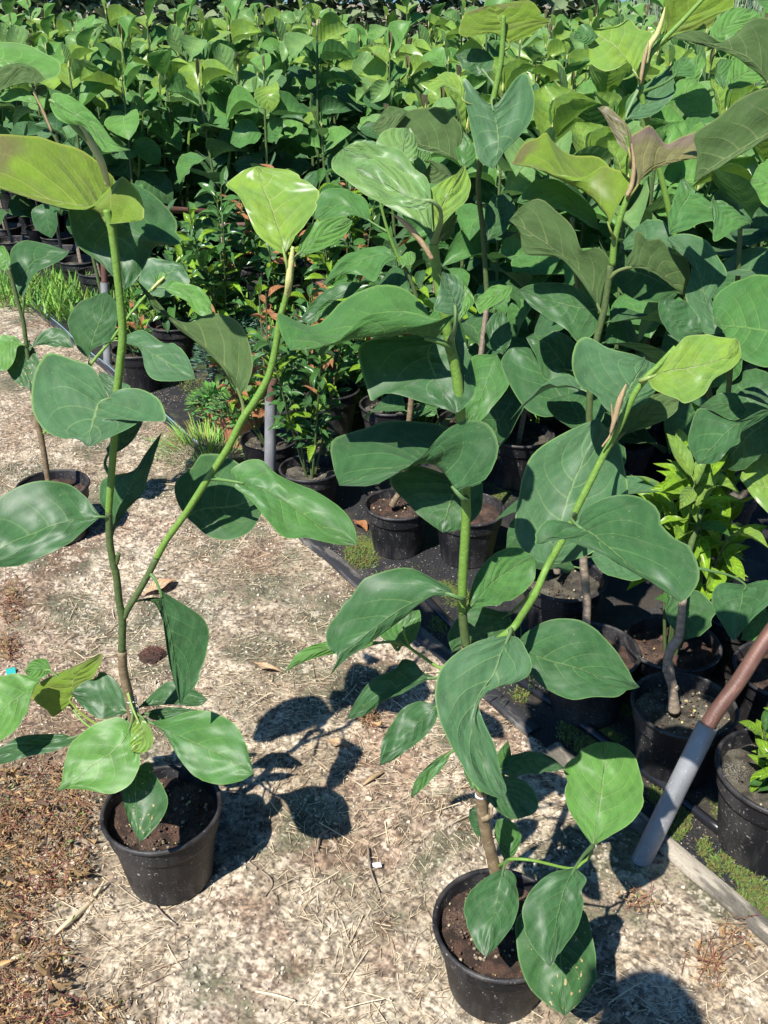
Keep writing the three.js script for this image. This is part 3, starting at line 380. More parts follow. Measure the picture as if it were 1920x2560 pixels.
leaf('deep', 'M', 0.02, 50, 0, '-190,60 -60,150 110,310', '-160,200 -60,310 30,332', '-40,50 120,100 167,200 155,280');
leaf('dark', 'K', 0.03, 40, 0, '1500,462 1430,350 1383,268', '1420,425 1380,340', '1490,380 1440,258');
leaf('mid', 'K', 0.05, 45, 0, '1610,600 1620,500 1560,335', '1570,500 1545,420', '1680,560 1720,430 1640,330');

// ---- small plant at the left edge, behind
startPlant('potted_magnolia', 'slender magnolia in a black pot on the path at the left edge', 'potted tree', 131, 1211, { turn: 1.2, look: 0, peat: 0, bits: 60 });
stem('trunk', 'wood', 'D', '330,1520 310,1440 272,1200 243,1080 220,900 200,800', [0.0095, 0.009, 0.0085, 0.008]);
stem('stem', 'olive', 'D', '200,800 180,640 165,530 150,420 112,280 78,150 58,80', [0.008, 0.0075, 0.007, 0.006]);
stem('branch', 'green', 'D', '285,1150,0.0 420,930,0.03 590,700,0.06 720,545,0.08 850,370,0.1 960,240,0.12 1060,140,0.13', [0.006, 0.006, 0.0055, 0.005, 0.004]);
stem('bud', 'bud', 'D', '985,215,0.12 1030,170,0.12 1068,135,0.12', [0.004, 0.0055, 0.003], -0.005, false);
stem('side_shoot', 'olive', 'D', '145,410 152,340 155,275', [0.004, 0.0034]);
leaf('dark', 'D', 0, 48, 8, '152,280 140,180 190,60 290,0 448,-30', '110,220 75,110 70,-40 150,-105 260,-95', '165,240 230,110 340,60 420,20');
leaf('fresh', 'D', 0, 45, 0, '58,85 30,20 -30,-30', '20,90 -20,50', '68,20 20,-70');
leaf('fresh', 'D', -0.01, 50, 0, '150,575 90,550 40,600 0,680 -40,745', '110,530 30,508 -40,560', '112,600 92,680 40,742');
leaf('hurt', 'D', 0.03, 45, 0, '190,560 160,640 150,720 190,862', '110,580 42,700 60,770 120,832', '215,590 247,660 252,760 222,850');
leaf('deep', 'D', 0, 45, 5, '205,590 330,540 480,595', '240,520 330,468 430,490', '280,575 380,592');
leaf('deep', 'D', 0.06, 20, -5, '578,668 590,580 620,480 660,370 687,232', '500,600 448,480 446,400 500,310 600,260', '600,610 720,550 767,450 772,380 750,290');
leaf('blue', 'D', 0.08, 55, 0, '770,550 860,562 960,620 1100,700 1268,797', '830,500 930,480 1060,568 1130,573 1210,640', '850,580 915,610 937,720 1000,800 1150,817', { to: '720,560' });
leaf('blue', 'D', 0.16, 45, 0, '960,240 1020,170 1100,100 1180,60', '908,190 908,100 960,20 1060,25', '1000,260 1110,272 1200,245 1240,170');
leaf('fresh', 'D', 0.11, 52, 0, '1050,205 1150,205 1250,260 1330,320 1377,372', '1110,160 1210,178 1300,210 1362,290', '1100,235 1200,292 1260,362 1320,387');
leaf('fresh', 'D', 0.12, 40, 0, '1012,205 1035,160 1085,115', '1003,150 1040,105', '1055,180 1088,140');
// ---- second rank on the weed mat
startPlant('potted_magnolia', 'grey-stemmed magnolia with bronze-tinted funnel-shaped top leaves, right of centre', 'potted tree', 1480, 1620, { turn: 0.7, look: 0 });
stem('trunk', 'grey', 'I', '485,860 482,740 486,600 476,470 463,300 470,100', [0.0098, 0.0094, 0.009, 0.0086]);
stem('shoot', 'olive', 'F', '490,1759 520,1400 500,1000 540,600 575,440 600,330 640,60', [0.0084, 0.008, 0.0076]);
stem('shoot', 'green', 'C', '650,1719 665,1560 705,1400 745,1290 780,1190', [0.0076, 0.0072, 0.0062]);
stem('shoot', 'green', 'C', '780,1190,0 765,1080 755,960 740,880', [0.0036, 0.0032, 0.0026]);
stem('sheath', 'sheath', 'C', '745,1270 775,1200 790,1080 775,930', [0.0045, 0.005, 0.0045, 0.0015], -0.01, false);
leaf('young', 'C', -0.02, 55, 0, '630,1470 610,1400 540,1300 440,1225 300,1160 150,1095 0,1065', '640,1250,0.02 655,1090,0.06 560,1000,0.08 400,990,0.08 260,920,0.07 205,868,0.06 80,930,0.04 12,1030,0.01', '690,1350,-0.02 772,1155,-0.035 640,1085,-0.035 560,1095,-0.03 470,1147,-0.02 330,1135,-0.02 160,1085', { to: '665,1560' });
leaf('plum', 'C', -0.01, 25, 10, '795,1230 870,1115 960,1060 1080,1032 1200,1022 1358,985', '775,1100 768,900 830,850 895,814,0.01 960,890,0.02 1010,920,0.02 1100,870,0.03 1200,860,0.03 1300,920,0.02', '850,1150 930,1080 1050,1040 1180,1015 1270,1018');
leaf('plum', 'C', -0.01, 30, -20, '762,1000 745,900 655,800 553,698', '690,930 605,770', '778,890 722,780 620,688');
leaf('back', 'F', 0.0, 15, 0, '565,345 500,190 380,40 230,-70 70,-180 -20,-230', '600,180 640,40 560,-60 450,-40 400,-180 300,-280 180,-375 70,-330', '530,290 430,140 320,20 190,0 70,-20 50,-160', { to: '580,380', stalkR: 0.003 });
leaf('mid', 'C', 0.1, 45, 0, '560,1490 430,1350 250,1250 30,1315', '530,1350 400,1235 280,1165 140,1182 60,1255', '480,1450 380,1392 250,1345 100,1330');
leaf('back', 'F', -0.01, 12, 8, '735,80 850,68 950,112 1040,178 1127,270', '750,0 790,-60 800,-150 832,-162 870,-100 960,-107 1040,-20 1130,8 1160,88 1147,190', '850,80 950,126 1035,190', { to: '650,150', stalkR: 0.0032 });
leaf('deep', 'F', 0.05, 45, 0, '555,350 400,330 250,290 38,222', '470,250 380,190 270,165 130,178', '550,480 440,565 340,470 200,380 110,312');
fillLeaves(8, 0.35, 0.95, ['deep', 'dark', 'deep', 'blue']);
startPlant('potted_magnolia', 'magnolia with a broad crinkled leaf in a shaded pot behind the slanting branch', 'potted tree', 1408, 1440, { turn: 2.7, look: 0, peat: 1, bits: 90 });
stem('trunk', 'grey', 'I', '293,395 290,340 300,200 330,0', [0.0095, 0.009, 0.0085]);
stem('shoot', 'olive', 'F', '330,1659 420,1350 470,1100 500,950 505,850 480,600 440,300 400,0 390,-250', [0.0085, 0.0078, 0.007, 0.006]);
leaf('dark', 'F', -0.03, 50, 0, '435,1095 385,1000 290,865 200,770 100,655 20,592', '400,1042 320,1032 200,1042 90,992 10,880 -50,770 -72,680 -25,605', '482,950 470,870 400,838 235,800 192,690 125,600', { to: '470,1120', stalkR: 0.003 });
leaf('deep', 'F', 0.04, 45, 0, '420,840 330,700 220,560 90,528', '442,700 420,580 300,490 180,478', '330,800 210,790 150,650');
leaf('dark', 'F', 0.02, 40, 0, '490,1080 540,1200 560,1360 500,1500', '600,1100 680,1200 640,1380', '430,1180 400,1340 440,1450');
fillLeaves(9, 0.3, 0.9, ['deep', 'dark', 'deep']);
startPlant('potted_magnolia', 'magnolia with a crooked lumpy trunk in a pot beside the rusty hoop, right', 'potted tree', 1711, 1757, { turn: 4.1, look: 1, peat: 1, bits: 260 });
stem('trunk', 'grey', 'I', '1052,1290 1045,1200 1040,1130 1018,1040 1010,960 1030,890 1080,810 1092,720 1108,560', [0.0135, 0.0105, 0.0098, 0.0112, 0.0095, 0.0105, 0.009, 0.0085, 0.008]);
stem('knot', 'grey', 'I', '1000,985 990,1035', [0.006, 0.0055], -0.004, false); stem('knot', 'grey', 'I', '1060,1130 1066,1150', [0.005, 0.0045], -0.006, false);
stem('shoot', 'olive', 'F', '1108,2219 1140,1950,0.06 1230,1650,0.16 1340,1300,0.24 1400,900,0.26 1430,500,0.24 1460,200,0.2 1480,-200,0.2', [0.008, 0.007, 0.0065, 0.0055]);
leaf('mid', 'F', -0.02, 45, 0, '1850,525 1659,486 1500,462 1380,452 1315,440', '1800,190 1659,108 1540,124 1400,200 1303,287', '1800,660 1650,730 1500,675 1400,590 1370,500', { to: '1440,560' });
leaf('blue', 'F', 0.06, 42, 0, '1330,503 1280,350 1230,200 1180,60 1000,-120', '1250,500 1200,400 1118,275 1150,160 1155,30 1050,-60', '1382,440 1290,280 1397,130 1355,30 1260,-90 1110,-145');
leaf('dark', 'F', 0.0, 50, 0, '1720,980 1560,1060 1430,1110 1300,1240 1200,1348', '1600,1000 1480,1072 1400,1080 1310,1012 1210,980 1163,1080 1138,1210', '1640,1042 1490,1142 1477,1210 1410,1252 1330,1335');
leaf('deep', 'F', 0.06, 45, 0, '1520,1000 1400,960 1213,980', '1460,908 1340,888', '1450,1065 1300,1012');
leaf('mid', 'C', 0.03, 40, 0, '1020,1520 1090,1350 1150,1250 1110,1155', '1010,1420 1040,1300 1085,1180', '1130,1490 1240,1440 1395,1415 1300,1320 1215,1250');
leaf('mid', 'C', 0.05, 42, 0, '1290,1290 1400,1400 1562,1438', '1380,1310 1480,1380', '1310,1440 1310,1568 1430,1500');
leaf('dark', 'I', -0.02, 48, 0, '1510,470 1480,620 1436,838', '1330,470 1298,600 1370,745', '1660,440 1700,560 1560,692 1480,792', { to: '1300,300' });
leaf('deep', 'I', 0.06, 42, 0, '1010,520 1100,650 1110,832', '990,600 1020,720', '1200,510 1330,650 1240,790');
leaf('mid', 'I', 0.03, 48, 0, '1660,640 1580,720 1480,830', '1620,620 1520,720', '1700,760 1580,830');
leaf('dark', 'F', 0.08, 40, 0, '1000,280 1040,400 1100,480 1240,500', '950,300 960,420 1080,540', '1130,290 1200,380');
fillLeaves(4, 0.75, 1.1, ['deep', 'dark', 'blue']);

// ---- close plants that lean in from the right
startPlant('potted_magnolia', 'tall magnolia with an orange bud sheath and a lemon-green cupped leaf, upper right', 'potted tree', 1850, 1500, { turn: 5, look: 0, D: 1.95 });
stem('trunk', 'grey', 'I', '1480,600 1420,200 1380,-200', [0.0095, 0.009]);
stem('shoot', 'olive', 'F', '1380,1459 1300,1000 1180,500 1080,0', [0.0088, 0.008, 0.0074]);
stem('shoot', 'green', 'C', '1080,1659 980,1200 880,800 835,560 870,440 905,340 1010,230 1100,140 1240,-10', [0.0072, 0.0068, 0.0062, 0.0054, 0.0046]);
stem('bud', 'bud', 'C', '870,410 890,300 940,220 975,120 992,45', [0.0046, 0.0066, 0.006, 0.0042, 0.001], -0.01, false);
stem('sheath', 'sheath', 'C', '830,540 850,420 870,330 885,265', [0.0036, 0.0044, 0.004, 0.001], -0.014, false);
leaf('blue', 'C', -0.03, 48, -10, '740,776 840,690 950,590 1045,410', '745,650 840,545 940,485', '860,762 980,692 1058,605 1048,500', { to: '830,560' });
leaf('mid', 'C', -0.02, 50, 0, '1045,500 1100,430 1115,360', '1040,430 1070,385', '1186,485 1175,405');
leaf('yellow', 'C', -0.02, 52, 0, '800,478 740,380 650,280 540,212 463,183', '782,440 750,403 690,452 600,472 510,400 490,290', '822,430 882,280 922,213 840,190 770,128 690,172 560,193', { to: '820,560' });
leaf('mid', 'C', 0.03, 30, 0, '560,240 480,240 400,240', '500,160 440,160', '500,285 430,275');
leaf('young', 'C', 0.02, 14, 0, '930,330 1010,230 1100,140 1240,-10 1400,-150', '1000,190 985,60 1000,-60 1150,-160', '1100,212 1280,182 1330,100 1440,40 1450,-80', { to: '900,360' });
leaf('fresh', 'C', 0.12, 45, 0, '1150,762 1130,660 1140,560 1170,503', '1060,700 1040,600 1080,520', '1287,752 1287,640 1232,550');
leaf('fresh', 'C', 0.2, 42, 0, '1120,600 1180,470 1230,340', '1130,480 1180,370', '1200,540 1250,420');
fillLeaves(6, 0.75, 1.15, ['deep', 'dark', 'blue', 'mid']);
startPlant('potted_magnolia', 'magnolia with a large leaf seen from below against the right border of the view', 'potted tree', 1990, 1560, { turn: 0.2, look: 0, D: 1.7 });
stem('trunk', 'grey', 'I', '1900,800 1850,300 1820,-200', [0.0095, 0.009]);
stem('shoot', 'olive', 'F', '1820,1459 1800,1000 1790,500 1770,0', [0.0085, 0.0078]);
stem('shoot', 'green', 'C', '1770,1659 1740,1300 1720,900 1700,560 1680,200', [0.0078, 0.007, 0.006, 0.005]);
leaf('back', 'C', -0.03, 14, 0, '1800,770 1650,872 1450,988 1290,1092 1178,1184', '1790,620 1680,560 1500,622 1340,748 1180,870 1200,1000', '1660,890 1460,1005 1300,1102');
leaf('back', 'C', -0.02, 14, 0, '1680,565 1560,400 1400,320 1200,276 1030,240', '1710,350 1680,130 1540,128 1480,200 1380,285 1200,190', '1600,475 1450,372 1250,302');
leaf('fresh', 'C', -0.0, 42, 0, '1310,275 1380,180 1560,58', '1285,200 1350,100 1450,48', '1400,287 1440,232 1510,160 1610,120');
leaf('fresh', 'C', -0.04, 48, 0, '1850,1150 1700,1180 1543,1180', '1700,1030 1600,1072', '1700,1335 1600,1282');
leaf('yellow', 'F', -0.06, 48, 0, '1850,1560 1650,1500 1476,1440', '1750,1320 1620,1283 1520,1350', '1780,1760 1640,1652 1540,1532');
leaf('fresh', 'C', 0.1, 45, 0, '1405,582 1480,490 1620,430', '1393,500 1430,400 1490,368', '1500,562 1640,500');
leaf('mid', 'C', 0.16, 40, 0, '1375,582 1345,480 1352,380', '1320,520 1318,430', '1410,500 1440,400');
leaf('mid', 'C', 0.06, 45, 0, '1840,60 1720,20 1580,-10', '1760,-60 1640,-60', '1760,120 1640,70');
leaf('dark', 'C', 0.12, 45, 0, '1700,1380 1600,1420 1540,1480', '1640,1320 1570,1380', '1680,1460 1600,1480');
fillLeaves(5, 0.7, 1.1, ['deep', 'dark', 'blue']);
startPlant('potted_magnolia', 'magnolia with a heart-shaped blue-green leaf facing the path, behind the front right plant', 'potted tree', 1172, 1268, { turn: 3.3, look: 1, scale: 0.96 });
stem('trunk', 'grey', 'E', '1400,1650 1390,1500,0.05 1400,1200,0.14 1440,800,0.2 1500,300,0.2', [0.0095, 0.009, 0.0085]);
stem('shoot', 'olive', 'B', '1500,1959,0.2 1470,1500,0.2 1440,1200,0.16 1480,900,0.08 1530,680', [0.0085, 0.0085, 0.009]);
stem('shoot', 'green', 'B', '1530,680 1565,520 1590,380 1600,240 1605,100', [0.0088, 0.0084, 0.0074, 0.006]);
leaf('blue', 'B', -0.04, 32, 0, '1530,690 1560,800 1570,950 1542,1097', '1450,625 1360,510 1332,560 1370,750 1400,900 1450,1042', '1590,640 1690,500 1755,475 1806,600 1790,770 1700,890 1610,985', { to: '1535,640' });
leaf('young', 'B', 0, 18, 0, '1640,285 1600,190 1565,110 1530,33', '1500,195 1400,240 1313,222 1338,110 1400,58', '1760,235 1880,160 1905,130 1830,50 1740,3', { to: '1600,330' });
leaf('deep', 'B', 0.02, 38, 0, '1480,470 1440,420 1380,370 1290,352', '1535,450 1545,380 1480,318 1380,318', '1440,490 1380,472 1330,432', { to: '1545,560', stalkR: 0.003 });
leaf('yellow', 'B', -0.04, 48, 0, '1348,655 1300,570 1200,530 1055,537', '1345,540 1300,485 1230,460 1140,515', '1290,592 1210,562 1145,597');
leaf('back', 'B', 0.0, 18, 0, '1310,1042 1180,970 1040,930 888,830', '1335,850 1250,720 1130,688 1000,710 920,760', '1200,988 1050,948 950,882', { stalkR: 0.003 });
leaf('back', 'B', 0.02, 30, 0, '985,722 880,760 745,825', '940,700 850,700', '900,830 830,885 765,850');
leaf('mid', 'B', -0.03, 38, 0, '1350,1100 1360,980 1345,850', '1300,1010 1293,920', '1422,1030 1405,930');
leaf('mid', 'E', 0.0, 42, 0, '1562,638 1500,800 1440,960 1375,1075', '1400,655 1385,800 1350,960', '1645,800 1560,950 1440,1080', { to: '1480,600' });
leaf('fresh', 'E', 0.02, 40, 0, '1330,140 1365,260 1312,425', '1330,220 1300,330', '1412,270 1385,345');
leaf('fresh', 'E', 0.02, 46, 0, '1665,190 1550,255 1418,300', '1560,188 1470,232', '1640,255 1520,330 1450,372');
leaf('dark', 'E', 0.03, 42, 0, '1600,640 1560,540 1600,360', '1490,580 1490,450 1540,380', '1650,560 1660,450');
leaf('deep', 'B', 0.06, 42, 0, '1500,1560 1560,1400 1640,1250', '1480,1400 1520,1280', '1620,1500 1680,1360');
fillLeaves(9, 0.35, 1.0, ['deep', 'dark', 'blue']);
startPlant('potted_magnolia', 'magnolia in the small scuffed pot standing at the mat border, middle of the view', 'potted tree', 994, 1257, { turn: 2.2, look: 2, scale: 0.9, bits: 120 });
stem('trunk', 'wood', 'E', '880,1620 900,1580 935,1510 960,1300 1000,1000 1020,700', [0.0105, 0.0088, 0.0085, 0.008]);
stem('shoot', 'olive', 'E', '1020,700 1060,500 1040,280 1000,150 960,70', [0.0072, 0.0065, 0.0058]);
stem('shoot', 'green', 'B', '960,1729 910,1640 850,1480 808,1320 795,1220', [0.0056, 0.005, 0.0042, 0.003], 0.0);
leaf('mid', 'E', 0, 52, 0, '930,10 800,-10 620,50 425,200', '830,-60 680,-50 540,25', '832,60 772,172 680,122 560,113', { to: '960,80' });
leaf('deep', 'E', 0.03, 45, 0, '690,190 520,265 400,335 285,412', '640,168 520,178 420,240 340,335', '600,262 460,292 355,432');
leaf('mid', 'E', 0.05, 40, 0, '560,292 460,330 360,438', '480,290 400,350', '540,320 440,400');
leaf('fresh', 'E', -0.02, 48, 0, '950,72 1000,30 1032,-20', '930,20 980,-30', '1010,60 1035,20');
leaf('mid', 'B', 0.03, 48, 0, '745,1437 650,1370 540,1322 375,1420', '720,1300 640,1240 560,1223 450,1235 400,1290', '640,1400 560,1412 450,1432', { to: '825,1500' });
leaf('mid', 'E', 0.05, 38, 0, '1060,960 1120,1000 1175,1010', '1090,1030 1150,1038', '1090,960 1160,980');
leaf('mid', 'E', 0.05, 38, 0, '975,960 900,960 825,1008', '930,940 850,940', '930,1000 870,1000');
fillLeaves(7, 0.35, 0.8, ['deep', 'dark', 'mid']);
startPlant('potted_magnolia', 'magnolia with a very broad pale leaf at the left border, above the bent brown leaf', 'potted tree', 262, 880, { turn: 1.9, look: 0, D: 4.5 });
stem('trunk', 'wood', 'D', '700,600 690,450 660,250', [0.011, 0.01]);
stem('shoot', 'olive', 'A', '660,1909 560,1500 440,1100 370,915 335,850 262,700 215,560 200,500', [0.0105, 0.01, 0.009, 0.007]);
stem('sheath', 'sheath', 'A', '335,850 280,720 240,640 215,600', [0.006, 0.007, 0.005, 0.002], -0.01, false);
leaf('fresh', 'A', -0.02, 42, 10, '215,525 150,450 60,400 -60,370 -160,360', '290,515 370,490 397,440 380,390 300,350 180,290 60,270 -80,275', '200,530 150,490 60,440 -60,420', { to: '215,560' });
leaf('back', 'A', -0.03, 18, 0, '230,545 180,470 120,440 60,470 -60,560', '290,515 240,450 170,418 90,412 0,430', '150,535 60,560 -20,590');
leaf('fresh', 'A', -0.02, 45, 0, '225,665 150,610 70,600 -20,650', '200,610 150,575 80,580 20,600', '190,670 110,650 40,668');
leaf('back', 'A', 0.02, 30, 0, '300,560 260,580 225,590', '310,600 260,640', '280,545 240,560');
leaf('mid', 'A', 0.03, 42, 0, '440,900 480,800 510,830', '400,820 460,780', '500,880 515,850');
function makeMagnolia(seed, { height = 1.15, n = 17, low = 0.3, lean = 0.06, twin = false } = {}) {
  const o = new THREE.Group(), tops = [[rr(-lean, lean), rr(-lean, lean)]]; srand(seed); plant = null;
  addPot(o, { turn: rr(0, 6), look: Math.floor(rr(0, 3)), peat: 1 });
  if (twin) tops.push([rr(0.08, 0.16), rr(-0.1, 0.1)]);
  let az = rr(0, 6);
  tops.forEach(([tx, tz], k) => {
    const h = height * (k ? 0.9 : 1), base = k ? 0.42 : 0.145, bend = rr(-0.02, 0.02), pts = [0, 0.35, 0.7, 1].map((t) => V((k ? tops[0][0] * 0.3 : 0) * (1 - t) + tx * t + bend * Math.sin(t * 5), base + (h - base) * t, (k ? tops[0][1] * 0.3 : 0) * (1 - t) + tz * t + bend * Math.cos(t * 4)));
    const c = new THREE.CatmullRomCurve3(pts), split = 0.34;
    if (!k) part('trunk', tube([0, 0.5, 1].map((t) => c.getPoint(t * split)), [0.0095, 0.0085, 0.0078], 6, 4), STEM.grey, o);
    part(k ? 'branch' : 'shoot', tube([k ? 0 : split, split + 0.2, 0.8, 1].map((t) => c.getPoint(t)), [0.0076, 0.007, 0.006, 0.0042], 6, 3), STEM[k ? 'green' : 'olive'], o);
    const N = k ? Math.round(n * 0.5) : n;
    for (let i = 0; i < N; i++) {
      const t = mix(k ? 0.3 : low, 1, (i + rr(0, 0.6)) / N), p = c.getPoint(Math.min(1, t)); az += 2.4 + rr(-0.35, 0.35);
      const topness = sstep(0.72, 1, t), tone = topness > 0.6 ? pick(['yellow', 'fresh', 'pale', 'fresh', 'yellow', 'pale']) : topness > 0.1 ? pick(['fresh', 'pale', 'fresh', 'yellow', 'pale', 'mid']) : t > 0.45 ? pick(['mid', 'dark', 'blue', 'dark', 'mid']) : pick(['dark', 'deep', 'dark', 'deep', 'hurt']);
      const shape = pick(t > 0.8 ? SHAPES.up : t > 0.5 ? (rnd() < 0.5 ? SHAPES.up : SHAPES.flat) : rnd() < 0.5 ? SHAPES.flat : SHAPES.hang);
      sunLeaf(o, shape, tone, p, az, mix(0, 0.8, t) + rr(-0.35, 0.35), rr(0.2, 0.92), 0.55, mix(0.2, 0.175, topness) * rr(0.75, 1.2));
    }
    putLeaf(o, pick(SHAPES.young), pick(['yellow', 'fresh', 'pale', 'fresh', 'plum']), c.getPoint(1), az + 1, 1.15, 0, rr(0.07, 0.11));
    const top = c.getPoint(1); part('bud', tube([top, top.clone().add(V(0.002, 0.022, 0)), top.clone().add(V(0.004, 0.045, 0.002))], [0.0044, 0.005, 0.001], 5, 3), STEM.bud, o);
  });
  return o;
}
const PROTO = []; const NEAR = [12, 13, 14, 15]; for (let i = 0; i < 12; i++) { srand(3000 + i * 17); PROTO.push(makeMagnolia(3000 + i * 17, { height: rr(0.94, 1.26), n: Math.round(rr(16, 20)), low: rr(0.16, 0.3), twin: i % 3 === 1 })); }
for (let i = 0; i < 4; i++) { srand(3500 + i * 17); PROTO.push(makeMagnolia(3500 + i * 17, { height: rr(1.0, 1.2), n: 26, low: 0.12, twin: i === 2 })); }
const used = new Set();
function placeMagnolia(k, x, d, turn, scale, label, group) {
  const o = used.has(k) ? PROTO[k].clone() : PROTO[k]; used.add(k); o.name = numbered('potted_magnolia'); o.position.set(x, 0, -d); o.rotation.set(rr(-0.03, 0.03), turn, rr(-0.03, 0.03)); o.scale.setScalar(scale); scene.add(o); return tag(o, label, 'potted tree', group);
}
srand(4001);
let fieldCount = 0;
for (let d = 2.32; d < 9.4; d += 0.3) for (let x = -3.2; x < 4; x += 0.31) {
  const px = x + (Math.round(d / 0.3) % 2) * 0.15 + rr(-0.07, 0.07), pd = d + rr(-0.07, 0.07), half = 0.4 * (pd * 0.878 + 0.45) + 0.12, v = inBed(px, pd);
  if (Math.abs(px) > half) continue;
  const frontV = pd < 3.0 ? mix(0.8, 0.62, sstep(0.2, 0.4, px)) : pd < 4.95 ? mix(mix(1.45, 1.75, sstep(3, 4.2, pd)), 0.72, sstep(-0.12, 0.2, px)) : 0.14;
  if (v < frontV || pd < mix(4.4, 2.6, sstep(-0.22, 0.3, px)) - 0.3 * sstep(0.25, 0.5, px) && v < 3) continue;
  const band = pd > 7.2 ? ['young magnolia with a leafy top among the far rows of the block', 'magnolias of the far rows'] : pd > 4.9 ? ['young magnolia packed among its look-alikes in the middle rows', 'magnolias of the middle rows'] : ['young magnolia standing in the near rows behind the mixed shrubs', 'magnolias of the near rows'];
  placeMagnolia(pd < 4.6 ? NEAR[Math.floor(rnd() * 4) % 4] : Math.floor(rnd() * 12) % 12, px, pd, rr(-0.75, 0.75), rr(0.92, 1.08) * (pd > 8.2 ? 1.04 : 1), ...band); fieldCount++;
}
console.log('field plants', fieldCount);
// ---------------------------------------------------------------- the person who takes the picture: only their shadow falls into the view
function sdfMesh(fn, c, half, res) {
  const mc = new MarchingCubes(res, new THREE.MeshBasicMaterial(), false, false, 120000), h = res / 2; mc.isolation = 0;
  for (let z = 0; z < res; z++) for (let y = 0; y < res; y++) for (let x = 0; x < res; x++) mc.field[x + y * res + z * res * res] = -fn(c.x + (x - h) / h * half, c.y + (y - h) / h * half, c.z + (z - h) / h * half);
  mc.update(); const n = mc.count, g = new THREE.BufferGeometry(), p = mc.positionArray.slice(0, n * 3), q = mc.normalArray.slice(0, n * 3);
  for (let i = 0; i < n; i++) { p[i * 3] = c.x + p[i * 3] * half; p[i * 3 + 1] = c.y + p[i * 3 + 1] * half; p[i * 3 + 2] = c.z + p[i * 3 + 2] * half; }
  g.setAttribute('position', new THREE.BufferAttribute(p, 3)); g.setAttribute('normal', new THREE.BufferAttribute(q, 3)); return g;
}
const cone = (x, y, z, [ax, ay, az, ar], [bx, by, bz, br]) => { const dx = bx - ax, dy = by - ay, dz = bz - az, t = clamp(((x - ax) * dx + (y - ay) * dy + (z - az) * dz) / (dx * dx + dy * dy + dz * dz + 1e-9), 0, 1); return Math.hypot(x - ax - dx * t, y - ay - dy * t, z - az - dz * t) - mix(ar, br, t); };
const smin = (a, b, k) => { const h = clamp(0.5 + 0.5 * (b - a) / k, 0, 1); return mix(b, a, h) - k * h * (1 - h); };
const chain = (bones, k) => (x, y, z) => { let d = 9; for (const [a, b] of bones) d = smin(d, cone(x, y, z, a, b), k); return d; };
